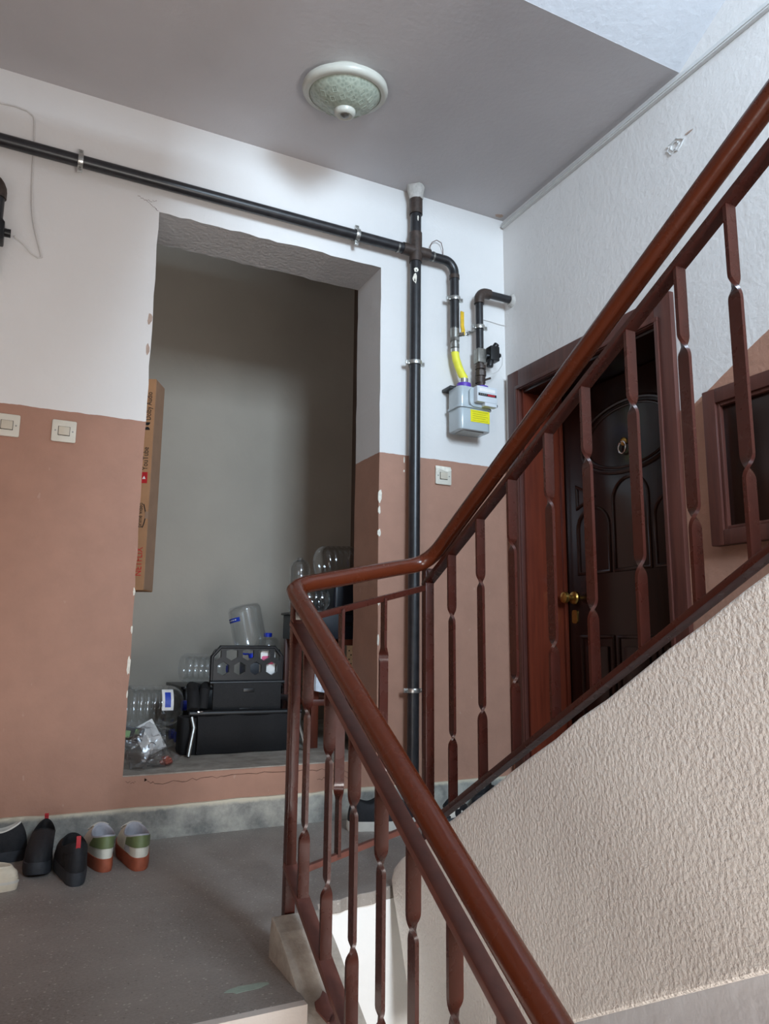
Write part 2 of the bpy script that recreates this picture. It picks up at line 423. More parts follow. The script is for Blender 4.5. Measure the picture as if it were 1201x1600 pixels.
# right wall with the door opening
OY0, OY1, OZ = -0.125, -0.965, 1.865
ZB, ZT = -2.8, 5.0
mb = MB()
mb.prism([(0.0, ZB), (0.0, ZT), (YF, ZT), (YF, ZB)], 'x', 0.30, 0.32)
mb.box(0, 0.30, YF, OY1, ZB, ZT); mb.box(0, 0.30, OY0, 0, ZB, ZT)
mb.box(0, 0.30, OY1, OY0, OZ, ZT); mb.box(0, 0.30, OY1, OY0, ZB, 0)
struct('wall_right', mb, 'wall_paint_sloped', smooth=0)
sy0, sy1, sz0, sz1 = WIN_ADDED
struct('wall_left', MB().box(XL-0.15, XL, YF, sy0, ZB, ZT).box(XL-0.15, XL, sy1, 0, ZB, ZT).box(XL-0.15, XL, sy0, sy1, ZB, sz0).box(XL-0.15, XL, sy0, sy1, sz1, ZT), 'wall_paint', smooth=0)
mb = MB().box(XL-.13, XL-.08, sy0, sy0+.05, sz0, sz1).box(XL-.13, XL-.08, sy1-.05, sy1, sz0, sz1).box(XL-.13, XL-.08, sy0+.05, sy1-.05, sz0, sz0+.05).box(XL-.13, XL-.08, sy0+.05, sy1-.05, sz1-.05, sz1)
o = struct('window_3', mb, 'pvc_white', smooth=0)  # frame of the added window, made up for the side fill
part('pane', MB().box(XL-.107, XL-.103, sy0+.05, sy1-.05, sz0+.05, sz1-.05), 'window_glass', o, smooth=0)
# window wall behind the camera
mb = MB(); xs = sorted({XL-0.15, 0.32, *WIN_UP[:2], *WIN_EYE[:2]}); zs = sorted({ZB, ZT, *WIN_UP[2:], *WIN_EYE[2:]})
for i in range(len(xs)-1):
    for j in range(len(zs)-1):
        cx, cz = (xs[i]+xs[i+1])/2, (zs[j]+zs[j+1])/2
        if any(W[0] < cx < W[1] and W[2] < cz < W[3] for W in (WIN_UP, WIN_EYE)): continue
        mb.box(xs[i], xs[i+1], YF-0.2, YF, zs[j], zs[j+1])
struct('wall_front', mb, 'beam_white', smooth=0)
for k, W in enumerate((WIN_UP, WIN_EYE)):
    mb = MB(); x0, x1, z0, z1 = W; f = 0.05
    mb.box(x0, x0+f, YF-0.14, YF-0.08, z0, z1).box(x1-f, x1, YF-0.14, YF-0.08, z0, z1)
    mb.box(x0+f, x1-f, YF-0.14, YF-0.08, z0, z0+f).box(x0+f, x1-f, YF-0.14, YF-0.08, z1-f, z1)
    mb.box((x0+x1)/2-.02, (x0+x1)/2+.02, YF-0.14, YF-0.08, z0+f, z1-f)
    o = struct('window_%d' % (k+1), mb, 'pvc_white', smooth=0)
    for q in range(2):
        a = x0+f if q == 0 else (x0+x1)/2+.02; b = (x0+x1)/2-.02 if q == 0 else x1-f
        part('pane', MB().box(a, b, YF-0.112, YF-0.108, z0+f, z1-f), 'window_glass', o, smooth=0)
# ceiling (the landing above), its stairs up, the roof far above
struct('ceiling', MB().box(XL, 0, -1.132, 0, H, H+0.2), 'ceiling_paint', smooth=0)
mb = MB()                                            # rough soffit of the flight that climbs from the landing above
n = 16; rnd = random.Random(4)
ys = [-1.132-(2.1)*k/n for k in range(n+1)]
mb.prism([(-1.132, H+0.001), (-3.3, H+2.168*0.593), (-3.3, H+2.168*0.593+0.25), (-1.132, H+0.25)], 'x', -1.05, 0)
struct('stair_soffit_above', mb, 'rough_soffit', smooth=0)
mb = MB().prism([(-1.36, H-0.02), (-1.36, H-0.22), (-3.55, H-0.22-2.19*0.593), (-3.55, H-2.19*0.593)], 'x', XL, -1.40)
struct('stair_underside_above', mb, 'rough_soffit', smooth=0)
struct('ceiling_top', MB().box(XL-.15, .32, YF-.2, 0, ZT, ZT+.1), 'beam_white', smooth=0)
struct('floor_upper_landing', MB().box(XL, 0, YF, -3.3, 1.2, 1.4), 'floor_concrete', smooth=0)
struct('floor_lower_landing', MB().box(XL, 0, YF, -3.39, -1.55, -1.4), 'floor_concrete', smooth=0)
struct('floor_bottom', MB().box(XL-.15, .32, YF-.2, 0.3, ZB-.1, ZB), 'floor_concrete', smooth=0)
struct('wall_below', MB().box(XL-.15, .32, 0.0, 0.2, ZB, -0.02), 'beam_white', smooth=0)
# the landing itself
mb = MB()
eg = rough_edge((-1.272, -0.868), (-0.95, -0.80), 14, 0.007, 9)
mb.prism([(XL, 0), (XL, -1.36), (-1.49, -1.36), (-1.49, -1.13), (-1.40, -1.13), (-1.345, -1.08)]+eg+[(-0.95, -1.22), (0, -1.22), (0, 0)], 'z', -0.035, 0.0)
floor = struct('floor', mb, 'floor_concrete', smooth=0, bevel=0.004)
mb = MB()
mb.prism([(XL, 0), (XL, -1.352), (-1.49, -1.352), (-1.49, -1.14), (-1.42, -1.12), (-1.36, -1.07), (-1.285, -0.862), (-0.935, -0.795), (-0.935, -1.21), (0, -1.21), (0, 0)], 'z', -0.62, -0.035)
struct('landing_beam', mb, 'beam_white', smooth=0)
part('stain', MB().prism([(p[0]-1.583, p[1]-1.266) for p in blob_poly(0.05, 0.016, 14, 5)], 'z', 0.0003, 0.0012), 'patch_green', floor, 'pale green paint smear')
# lower flight : the steps going down towards the viewer
mb = MB()
for k in range(1, 9):
    y0 = -1.36-0.29*(k-1); z = -0.175*k
    mb.box(XL, -1.494, y0-0.30, y0-0.004, z-0.035, z, 0)
    mb.box(XL, -1.494, y0-0.02, y0, z, z+0.141+(0.034 if k == 1 else 0), 1)
    mb.box(XL, -1.494, y0-0.29, y0-0.004, z-0.30, z-0.035, 1)
struct('stair_lower', mb, ['floor_concrete', 'riser_white'], smooth=0)
# concrete curb along the lower flight
def curb_top(y): return 0.088-max(0, -y-1.175)*0.58
mb = MB(); N = 40; Y0 = -1.135
tp = [(Y0, 0.03)]+[(Y0-0.012-2.2*k/N, curb_top(Y0-0.012-2.2*k/N)+random.uniform(-.003, .003)) for k in range(N+1)]
bot = [(-3.35, curb_top(-3.35)-0.5), (-1.2, -0.45), (Y0, -0.40)]
mb.prism(tp+bot, 'x', -1.495, -1.378)
curb = struct('stair_curb', mb, 'curb_concrete', smooth=0, bevel=0.003)
for cx, cy, r1, r2, sd in ((-1.445, -1.365, 0.024, 0.028, 3), (-1.435, -1.40, 0.022, 0.026, 4), (-1.418, -1.245, 0.006, 0.008, 6), (-1.416, -1.26, 0.005, 0.006, 8)):
    bl = MB(); pl = blob_poly(r1, r2, 12, sd)
    bl.add([(cx+p[0], cy+p[1], curb_top(cy+p[1])+0.0035) for p in pl]+[(cx+p[0], cy+p[1], curb_top(cy+p[1])-0.003) for p in pl],
           [tuple(range(12)), tuple(range(12, 24))[::-1]]+[(i, (i+1) % 12, 12+(i+1) % 12, 12+i) for i in range(12)])
    part('paint_drip', bl, 'rail_worn', curb, smooth=0)
# upper flight and its textured side wall
mb = MB()
for k in range(1, 9):
    y0 = -1.22-0.29*(k-1); z = 0.175*k
    mb.box(-0.93, 0, y0-0.29, y0, z-0.175, z, 0)
mb.prism([(-1.22, -0.35), (-3.3, -0.35+2.08*0.58), (-3.3, 1.2), (-1.22, 0.0)], 'x', -0.93, 0, 1)
struct('stair_upper', mb, ['floor_concrete', 'rough_soffit'], smooth=0)
def str_top(y): return 0.227+0.59*(-y-1.11)
def str_bot(y): return -0.037+0.565*(-y-1.595)
poly = [(-0.985, str_bot(-0.985)), (-0.94, -0.28), (-0.875, -0.12), (-0.83, -0.02), (-0.818, 0.02), (-0.835, 0.055), (-0.875, 0.088)]
ys = [-0.93-0.08*k for k in range(31)]
poly += [(y, str_top(y)+random.uniform(-.003, .003)) for y in ys]
poly += [(-3.33, str_bot(-3.33)), (-2.5, str_bot(-2.5)), (-1.6, str_bot(-1.6))]
mb = MB().prism(poly, 'x', -1.03, -0.93)
struct('stair_stringer', mb, 'stringer_plaster', smooth=0, bevel=0.012, segs=3)
# skirtings
mb = MB(); e = [(XL, 0.111)]+[(XL+(0-XL)*k/60, 0.111+random.uniform(-.003, .003)) for k in range(1, 60)]+[(-0.0, 0.111)]
mb.prism([(XL, 0.0)]+[(0, 0.0)]+e[::-1], 'y', -0.014, -0.0005)
struct('baseboard_back', mb, 'skirting_concrete', smooth=0)
struct('baseboard_right', MB().box(-0.012, -0.0005, -0.04, -0.014, 0, 0.11), 'skirting_concrete', smooth=0)
# cable trunking in the corner of ceiling and right wall
mb = MB(); mb.box(-0.018, -0.0005, -3.2, -0.012, 2.752, 2.778)
mb2 = MB().box(-0.022, -0.018, -3.2, -0.012, 2.7585, 2.7625)
o = struct('trim_1', mb, 'pvc_white', bevel=0.002)
part('trunking_lid', mb2, 'pvc_white', o)
# paint chips at the edges of the opening, cracks, scar
for k, (x, z, r1, r2, m, sd) in enumerate([(-1.682, 1.925, .010, .024, 'chip_beige', 11), (-1.683, 1.80, .008, .024, 'chip_beige', 12),
        (-1.675, 0.73, .004, .016, 'chip_cream', 13), (-1.677, 0.60, .007, .036, 'chip_cream', 14), (-1.675, 0.865, .004, .016, 'chip_cream', 15),
        (-1.676, 0.50, .003, .014, 'chip_cream', 16), (-0.678, 1.318, .009, .032, 'chip_cream', 17), (-0.680, 1.255, .006, .020, 'chip_cream', 18),
        (-0.681, 1.155, .009, .018, 'chip_cream', 19), (-0.560, 1.49, .003, .016, 'chip_cream', 20), (-0.560, 1.44, .004, .006, 'chip_cream', 21),
        (-0.679, 0.86, .005, .02, 'chip_cream', 22), (-0.680, 0.70, .004, .03, 'chip_cream', 23)]):
    pl = blob_poly(r1, r2, 12, sd)
    part('paint_chip', MB().prism([(p[0]+x, p[1]+z) for p in pl], 'y', -0.0015, 0.004), m, wall_back, smooth=0)
def crack(pts, wid, plane, seed):
    rnd = random.Random(seed); mbc = MB(); P = []
    for (a, b) in zip(pts[:-1], pts[1:]):
        for k in range(8):
            tt = k/8; P.append((a[0]+(b[0]-a[0])*tt+rnd.uniform(-.003, .003), a[1]+(b[1]-a[1])*tt+rnd.uniform(-.005, .005)))
    P.append(pts[-1])
    mbc.prism([(p[0], p[1]+wid*rnd.uniform(.3, 1)) for p in P]+[(p[0], p[1]-wid*rnd.uniform(.3, 1)) for p in P[::-1]], 'y', -0.0008, 0.002)
    part('crack', mbc, 'crack_dark', plane, smooth=0)
crack([(-1.66, 0.197), (-1.627, 0.196)], 0.0012, wall_back, 1)
crack([(-1.60, 0.202), (-1.565, 0.186), (-1.429, 0.190), (-1.311, 0.193), (-1.066, 0.197), (-0.90, 0.19), (-0.78, 0.17)], 0.0016, wall_back, 2)
crack([(-1.76, 2.425), (-1.72, 2.418), (-1.685, 2.425)], 0.0008, wall_back, 5)
crack([(-1.725, 2.416), (-1.70, 2.40), (-1.676, 2.386)], 0.0007, wall_back, 6)
crack([(-0.94, 0.155), (-0.86, 0.165), (-0.76, 0.150)], 0.0014, wall_back, 3)
wr = bpy.data.objects['wall_right']
for k, (ra, rb) in enumerate(((0.040, 0.026), (0.022, 0.015))):
    mb = MB(); pl = blob_poly(ra, rb, 16, 40+k); mb.sweep([(-0.001, -1.09+p[0], 2.522+p[1]) for p in pl], [(-.0012, -.004), (.0012, -.004), (.0008, .004), (-.0008, .004)], closed=True, upref=(1, 0, 0))
    part('plaster_scar', mb, 'pvc_white', wr)
part('dowel_hole', MB().prism([(p[0]-1.155, p[1]+2.537) for p in blob_poly(.018, .005, 10, 44)], 'x', -0.002, 0.002), 'chip_beige', wr, smooth=0)
cl = bpy.data.objects['ceiling']
part('pipe_hole', MB().prism([(p[0]-0.045, p[1]-0.035) for p in blob_poly(.022, .016, 14, 47)], 'z', 2.798, 2.802), 'chip_beige', cl, smooth=0)

# ------------------------------------------------------------------ apartment door
door = thing('door_1', 'dark varnished wooden apartment door with carved panels in the right wall', 'door', (0.0, -0.545, 0.0), kind='structure')
cw = 0.078
def casing(name, mbA, mbB):
    o = part(name, mbA, 'casing_wood', door, bevel=0.003); part('moulding', mbB, 'casing_wood', o, bevel=0.002)
casing('casing', MB().box(-0.022, 0, OY0, OY0+cw+0.005, 0, OZ+cw+.02), MB().box(-0.030, -0.022, OY0+0.004, OY0+0.02, 0, OZ+.004))
casing('casing', MB().box(-0.022, 0, OY1-cw, OY1, 0, OZ+cw+.02), MB().box(-0.030, -0.022, OY1-0.02, OY1-0.004, 0, OZ+.004))
casing('casing', MB().box(-0.022, 0, OY1, OY0, OZ, OZ+cw+.02), MB().box(-0.030, -0.022, OY1-0.02, OY0+0.02, OZ+0.004, OZ+.02))
part('jamb', MB().box(-0.004, 0.235, OY0-0.016, OY0, 0.0, OZ), 'jamb_wood', door, bevel=0.002)
part('jamb', MB().box(-0.004, 0.235, OY1, OY1+0.016, 0.0, OZ), 'jamb_wood', door, bevel=0.002)
part('jamb', MB().box(-0.004, 0.235, OY1+0.016, OY0-0.016, OZ-0.016, OZ), 'door_wood', door, bevel=0.002)
part('door_stop', MB().box(0.195, 0.212, OY0-0.030, OY0-0.016, 0.0, OZ-.016), 'jamb_wood', door, bevel=0.002)
LX = 0.215; LA, LB = OY0-0.018, OY1+0.018
part('threshold', MB().box(0, 0.24, OY1+.016, OY0-.016, 0, 0.02), 'curb_concrete', door)
leaf = part('door_leaf', MB().box(LX, LX+0.045, LB, LA, 0.022, OZ-0.02), 'door_wood', door, bevel=0.003)
def mould(pts, r=0.011): part('carved_moulding', MB().tube([(LX, p[0], p[1]) for p in pts], r, 8, closed=True), 'door_wood', leaf)
yc = -0.565
# almond shape with its inner line
for s in (1.0, 0.86):
    P = []
    for k in range(25):
        a = PI*k/24; P.append((yc+0.285*s*math.cos(a), 1.56+0.165*s*math.sin(a)**0.9))
    for k in range(1, 24):
        a = PI*k/24; P.append((yc-0.285*s*math.cos(a), 1.56-0.145*s*math.sin(a)**0.9))
    mould(P, 0.010 if s == 1 else 0.006)
# arched lower panels
for (a, b, z0, zt) in ((yc+0.33, yc+0.13, 1.00, 1.26), (yc+0.10, yc-0.10, 1.00, 1.36), (yc-0.13, yc-0.33, 1.00, 1.26)):
    r = abs(a-b)/2; cy = (a+b)/2
    P = [(cy+r, z0), (cy+r, zt-r*.6)]+[(cy+r*math.cos(PI*k/12), zt-r*.6+r*.9*math.sin(PI*k/12)) for k in range(1, 12)]+[(cy-r, zt-r*.6), (cy-r, z0)]
    mould(P, 0.008)
for (a, b) in ((yc+0.33, yc+0.13), (yc+0.10, yc-0.10), (yc-0.13, yc-0.33)):
    mould([(a, 0.15), (a, 0.72), (b, 0.72), (b, 0.15)], 0.008)
    part('raised_panel', MB().prism([(a-.03, 0.19), (a-.03, 0.68), (b+.03, 0.68), (b+.03, 0.19)], 'x', LX-0.008, LX+.002), 'door_wood', leaf, bevel=0.006)
for sg in (1, -1):
    P = [(yc+sg*0.33, 1.40), (yc+sg*0.33, 1.30), (yc+sg*0.22, 1.34)]; mould(P, 0.007)
knob = part('door_knob', MB().lathe([(0.028, 0), (0.030, 0.004), (0.026, 0.010), (0.012, 0.014), (0.010, 0.034), (0.020, 0.040), (0.027, 0.052), (0.024, 0.064), (0.012, 0.070), (0, 0.071)],
     Matrix.Translation((LX, -0.195, 0.895)) @ Matrix.Rotation(-PI/2, 4, 'Y'), 20), 'brass', leaf, 'round brass door knob')
part('keyhole_plate', MB().rbox(LX-0.004, LX, -0.212, -0.178, 0.78, 0.84, 0.012, 'x'), 'brass', leaf)
kn = part('door_knocker', MB().lathe([(0.018, 0), (0.018, 0.006), (0.010, 0.012), (0, 0.013)], Matrix.Translation((LX, -0.545, 1.545)) @ Matrix.Rotation(-PI/2, 4, 'Y'), 16), 'brass', leaf, 'small brass knocker')
part('knocker_ring', MB().tube([(LX-0.012, -0.545+0.022*math.sin(a), 1.518+0.026*math.cos(a)) for a in [2*PI*k/18 for k in range(18)]], 0.004, 8, closed=True), 'chrome', kn)

# ------------------------------------------------------------------ recessed meter cupboard on the right wall
cab = thing('wall_cabinet', 'dark brown wooden meter cupboard set in the right wall beyond the door', 'cabinet', (0, -1.42, 1.01))
y0, y1, z0, z1 = -1.165, -1.68, 1.01, 1.535
for (a, b, c, d) in ((y0, y0-.05, z0, z1), (y1+.05, y1, z0, z1), (y0-.05, y1+.05, z1-.05, z1), (y0-.05, y1+.05, z0, z0+.05)):
    o = part('frame', MB().box(-0.035, 0.0, b, a, c, d), 'casing_wood', cab, bevel=0.004)
for (a, b, c, d) in ((y0-.05, y0-.062, z0+.05, z1-.05), (y1+.062, y1+.05, z0+.05, z1-.05), (y0-.062, y1+.062, z1-.062, z1-.05), (y0-.062, y1+.062, z0+.05, z0+.062)):
    part('inner_bead', MB().box(-0.026, 0.0, b, a, c, d), 'casing_wood', cab, bevel=0.003)
part('cabinet_door', MB().box(-0.012, 0.0, y1+.062, y0-.062, z0+.062, z1-.062), 'door_wood', cab, bevel=0.002)

# ------------------------------------------------------------------ railing
RX, LXR = -1.0, -1.45
rail = thing('stair_railing', 'brown painted metal stair railing with twisted flat balusters and round handrail', 'railing', (-1.19, -0.96, 0.0))
def hu(y): return 0.918+0.588*(-y-0.985)
def mu(y): return 0.862+0.562*(-y-0.985)
def bu(y): return 0.196+0.588*(-y-0.985)
def hl(y): return 0.788-0.590*(-y-1.16)
def ml(y): return 0.728-0.602*(-y-1.142)
def bl_(y): return 0.168-0.565*(-y-1.165)
# handrail : one bent tube
pts = [(LXR, -3.1, hl(-3.1)), (LXR, -1.135, hl(-1.135)), (LXR+0.003, -1.110, hl(-1.11)), (LXR+0.016, -1.094, hl(-1.096)+.001), (LXR+0.045, -1.083, hl(-1.09)+0.008)]
P0 = Vector((-1.12, -1.015, 0.897)); P1 = Vector((-1.03, -0.990, 0.913)); P2 = Vector((RX, -0.995, hu(-0.995)-.010)); P3 = Vector((RX, -1.11, hu(-1.11)))
pts.append(tuple(P0))
for k in range(1, 11):
    tt = k/10; q = (1-tt)**3*P0+3*(1-tt)**2*tt*P1+3*(1-tt)*tt*tt*P2+tt**3*P3; pts.append(tuple(q))
pts.append((RX, -3.1, hu(-3.1)))
part('handrail', MB().tube(pts, 0.0218, 20), 'handrail_paint', rail)
part('middle_rail', MB().bar([(RX, -0.975, mu(-0.975)), (RX, -3.1, mu(-3.1))], 0.030, 0.013), 'rail_paint', rail, bevel=0.0015)
part('middle_rail', MB().bar([(LXR, -1.125, ml(-1.125)), (LXR, -3.1, ml(-3.1))], 0.030, 0.013), 'rail_worn', rail, bevel=0.0015)
part('middle_rail', MB().bar([(LXR, -1.125, 0.742), (RX, -0.985, 0.851)], 0.015, 0.016), 'rail_paint', rail, bevel=0.0015)
part('bottom_rail', MB().bar([(RX, -0.975, bu(-0.975)), (RX, -3.1, bu(-3.1))], 0.030, 0.013), 'rail_paint', rail, bevel=0.0015)
part('bottom_rail', MB().bar([(LXR, -1.13, bl_(-1.13)), (LXR, -3.1, bl_(-3.1))], 0.032, 0.014), 'rail_worn', rail, bevel=0.0015)
part('bottom_rail', MB().bar([(LXR, -1.13, 0.163), (RX, -0.985, 0.212)], 0.014, 0.014), 'rail_worn', rail, bevel=0.0015)
pw = 0.0135
p1 = part('post', MB().box(LXR-pw*.9, LXR+pw*.9, -1.142, -1.118, 0.05, hl(-1.13)-0.012), 'rail_paint', rail, bevel=0.002)
p2 = part('post', MB().box(RX-pw, RX+pw, -0.998, -0.972, str_top(-0.985)-0.012, hu(-0.985)-0.014), 'rail_paint', rail, bevel=0.002)
part('weld_bracket', MB().box(RX-0.009, RX+0.009, -1.004, -0.998, hu(-0.985)-.05, hu(-0.985)-0.02), 'rail_paint', p2, bevel=0.002)
part('weld_bracket', MB().box(LXR-0.008, LXR+0.008, -1.148, -1.142, 0.745, 0.765), 'steel_grey', p1, bevel=0.002)
def baluster(x, y, zb, zt, flip=False, wid=0.025, th=0.0075):
    h = zt-zb; mb = MB(); rings = []
    za, zc, L = zb+0.255*h, zb+0.755*h, 0.045
    zl = [zb]+[za-L/2+L*k/8 for k in range(9)]+[zc-L/2+L*k/8 for k in range(9)]+[zt]
    for z in zl:
        if z <= za-L/2: a = 0
        elif z < za+L/2: a = (z-za+L/2)/L
        elif z <= zc-L/2: a = 1
        elif z < zc+L/2: a = 1-(z-zc+L/2)/L
        else: a = 0
        a = a*a*(3-2*a)*PI/2+(PI/2 if flip else 0)
        c, s = math.cos(a), math.sin(a)
        rings.append([(x+c*p-s*q, y+s*p+c*q, z) for p, q in ((-wid/2, -th/2), (wid/2, -th/2), (wid/2, th/2), (-wid/2, th/2))])
    n = len(rings); fs = [(3, 2, 1, 0), tuple(range(4*n-4, 4*n))]
    for i in range(n-1):
        for k in range(4): fs.append((i*4+k, i*4+(k+1) % 4, i*4+4+(k+1) % 4, i*4+4+k))
    mb.add([v for r in rings for v in r], fs)
    part('baluster', mb, 'rail_paint' if x > -1.3 or flip else 'rail_paint', rail, smooth=30)
for y in [-1.117, -1.259, -1.398, -1.543, -1.671, -1.808, -1.941, -2.056]+[-2.19-0.137*k for k in range(7)]:
    baluster(RX, y, bu(y), mu(y)-.004)
for y in [-1.222, -1.357, -1.488, -1.608, -1.727, -1.854]+[-1.98-0.127*k for k in range(9)]:
    baluster(LXR, y, bl_(y)+0.003, ml(y)-.004)
for x in (-1.310, -1.167):
    tt = (x-LXR)/(RX-LXR); y = -1.127+0.141*tt
    baluster(x, y, 0.163+0.049*tt, 0.742+0.109*tt, True)

# ------------------------------------------------------------------ gas pipes
def clamp(parent, c, axis, r, wall_y=0.0):
    """pipe clip round a pipe of radius r at c; axis of the pipe; ears on both sides and a stud to the wall"""
    c = Vector(c); mb = MB(); R1 = r+0.004
    circ = [(R1*math.cos(2*PI*k/20), R1*math.sin(2*PI*k/20)) for k in range(20)]
    A = {'z': lambda p: (c.x+p[0], c.y+p[1], c.z), 'x': lambda p: (c.x, c.y+p[1], c.z+p[0])}[axis]
    ring = [A(p) for p in circ]
    mb.sweep(ring, [(-.0025, -.009), (.0025, -.009), (.0025, .009), (-.0025, .009)], closed=True, upref=(0, 0, 1) if axis == 'z' else (1, 0, 0))
    for s in (-1, 1):
        e = R1+0.008
        if axis == 'z': mb.box(c.x+s*e-.010, c.x+s*e+.010, c.y-.0055, c.y+.0055, c.z-.009, c.z+.009)
        else: mb.box(c.x-.009, c.x+.009, c.y-.0055, c.y+.0055, c.z+s*e-.010, c.z+s*e+.010)
    o = part('pipe_clamp', mb, 'zinc', parent, bevel=0.001)
    for s in (-1, 1):
        m2 = MB()
        q = (c.x+s*(R1+.008), c.y-.0055, c.z) if axis == 'z' else (c.x, c.y-.0055, c.z+s*(R1+.008))
        m2.lathe([(0.0055, 0), (0.0055, .004), (0, .005)], Matrix.Translation(q) @ Matrix.Rotation(PI/2, 4, 'X'), 8)
        part('screw', m2, 'steel_grey', o)
    part('stud', MB().tube([(c.x, c.y+r, c.z), (c.x, 0, c.z)], 0.005, 8), 'zinc', o)
YP = -0.052; PR = 0.0255
riser = thing('gas_pipe', 'black steel gas riser and branch pipes clamped to the back wall', 'pipe', (-0.532, YP, 0.0))
part('riser_pipe', MB().tube([(-0.541, YP, 0.0), (-0.530, YP, 2.8)], PR, 20), 'black_pipe', riser)
zx = 2.475
part('cross_fitting', MB().tube([(-0.531, YP, zx-.055), (-0.531, YP, zx+.09)], 0.030, 20).tube([(-0.60, YP, zx), (-0.46, YP, zx)], 0.027, 18), 'rusty_pipe', riser)
part('horizontal_pipe', MB().tube([(XL, YP, zx+.006), (-0.60, YP, zx)], 0.0235, 18), 'black_pipe', riser)
def bend(c, a0, a1, r, n=8): return [(c[0]+r*math.cos(a0+(a1-a0)*k/n), YP, c[1]+r*math.sin(a0+(a1-a0)*k/n)) for k in range(n+1)]
xd = -0.322
part('branch_pipe', MB().tube([(-0.46, YP, zx-.004)]+bend((xd-.055, zx-.059), PI/2, 0, .055)+[(xd, YP, 2.135)], 0.0215, 18), 'black_pipe', riser)
part('coupling', MB().tube([(xd, YP, 2.385), (xd, YP, 2.405)], 0.0245, 16), 'rusty_pipe', riser)
for x in (-0.44, -0.625): part('paint_band', MB().tube([(x-.004, YP, zx-.003), (x+.004, YP, zx-.003)], 0.0237 if x > -.5 else .0242, 16), 'steel_grey', riser)
for x in (-1.978, -0.831, -3.1): clamp(riser, (x, YP, zx+.002), 'x', 0.0235)
clamp(riser, (-0.534, YP, 1.930), 'z', PR); clamp(riser, (-0.538, YP, 0.492), 'z', PR)
clamp(riser, (xd, YP, 2.285), 'z', 0.0215)
part('plaster_collar', MB().lathe([(0.030, 0), (0.035, 0.01), (0.040, 0.04), (0.042, 0.062)], Matrix.Translation((-0.530, YP, 2.738)), 14).jitter(0.010, 35), 'plaster_chunk', riser)
part('socket', MB().tube([(-0.530, YP, 2.66), (-0.530, YP, 2.735)], 0.031, 16), 'rusty_pipe', riser)
for (x, z, r1, r2, sd) in ((-0.546, 2.33, .008, .028, 61), (-0.541, 2.37, .010, .012, 62), (-0.533, 2.63, .004, .014, 63)):
    pl = blob_poly(r1, r2, 12, sd)
    part('paint_splash', MB().add([(x+p[0], YP-math.sqrt(max(0, (PR+.0006)**2-(x+p[0]+.532)**2)), z+p[1]) for p in pl], [tuple(range(12))]), 'chip_cream', riser)
val = part('ball_valve', MB().tube([(xd, YP, 2.075), (xd, YP, 2.09)], .024, 6).tube([(xd, YP, 2.09), (xd, YP, 2.14)], .0215, 16).tube([(xd, YP, 2.041), (xd, YP, 2.06)], .021, 16).tube([(xd, YP, 2.056), (xd, YP, 2.076)], .0175, 16), 'steel_grey', riser)
part('valve_stem', MB().tube([(xd+.010, YP-.010, 2.105), (xd+.030, YP-.034, 2.105)], .010, 10), 'steel_grey', val)
hm = MB().sweep([(xd+.026, YP-.030, 2.10), (xd+.026, YP-.030, 2.125), (xd+.018, YP-.036, 2.14), (xd+.018, YP-.036, 2.200), (xd+.020, YP-.034, 2.212)], [(-.009, -.004), (.009, -.004), (.009, .004), (-.009, .004)])
part('valve_handle', hm, 'yellow_handle', val, 'yellow lever', bevel=0.002)
# yellow hose
MX0, MX1, MYB, MYF, MZ0, MZ1 = -0.352, -0.178, -0.022, -0.135, 1.634, 1.836
XI, XO, YM = -0.292, -0.196, -0.078
hose = solo('gas_hose', 'yellow flexible gas hose from the ball valve down to the meter', 'hose',
    MB().tube([(xd, YP, 2.036), (xd, YP, 2.02), (xd+.004, YP-.003, 1.985), (xd+.012, YP-.010, 1.95), (xd+.022, YP-.018, 1.915), (XI, YM, 1.895), (XI, YM, 1.880)], 0.0185, 16), 'yellow_hose')
part('hose_ferrule', MB().tube([(XI, YM, 1.862), (XI, YM, 1.888)], 0.0205, 16), 'chrome', hose)
part('hose_ferrule', MB().tube([(xd, YP, 2.020), (xd, YP, 2.037)], 0.0205, 16), 'zinc', hose)
# meter
mt = thing('gas_meter', 'grey box-shaped gas meter with yellow sticker and purple nuts on the back wall', 'meter', ((MX0+MX1)/2, MYB, MZ0))
zm = 1.736
part('lower_case', MB().rbox(MX0+.004, MX1-.004, MYF+.003, MYB, MZ0, zm, 0.022, 'z'), 'meter_grey', mt, bevel=0.004)
part('upper_case', MB().rbox(MX0+.004, MX1-.004, MYF+.003, MYB, zm+.006, MZ1, 0.022, 'z'), 'meter_grey', mt, bevel=0.004)
part('seam_flange', MB().rbox(MX0-.004, MX1+.004, MYF-.005, MYB, zm-.002, zm+.008, 0.024, 'z'), 'meter_grey', mt, bevel=0.002)
part('top_bracket', MB().box(MX0-.012, MX1-.02, MYB-.055, 0.0, MZ1-.002, MZ1+.012), 'black_plastic', mt, bevel=0.003)
for x in (XI, XO):
    part('union_nut', MB().tube([(x, YM, MZ1-.002), (x, YM, MZ1+.028)], 0.033, 18), 'purple_nut', mt, bevel=0.001)
ix0, ix1, iz0, iz1 = -0.292, -0.180, 1.750, 1.826
ix = part('index_housing', MB().rbox(ix0-.012, ix1-.004, MYF-.012, MYF+.01, iz0-.012, iz1+.004, .025, 'y'), 'meter_grey', mt, bevel=0.002)
idx = part('index_box', MB().box(ix0+.008, ix1+.004, MYF-.042, MYF-.008, iz0+.006, iz1+.004), 'meter_index', mt, bevel=0.003)
part('counter_window', MB().box(ix0+.014, ix1-.002, MYF-.0435, MYF-.041, iz0+.034, iz0+.046), 'black_plastic', idx, smooth=0)
part('red_digits', MB().box(ix0+.062, ix1-.010, MYF-.0442, MYF-.0432, iz0+.036, iz0+.044), 'red_digits', idx, smooth=0)
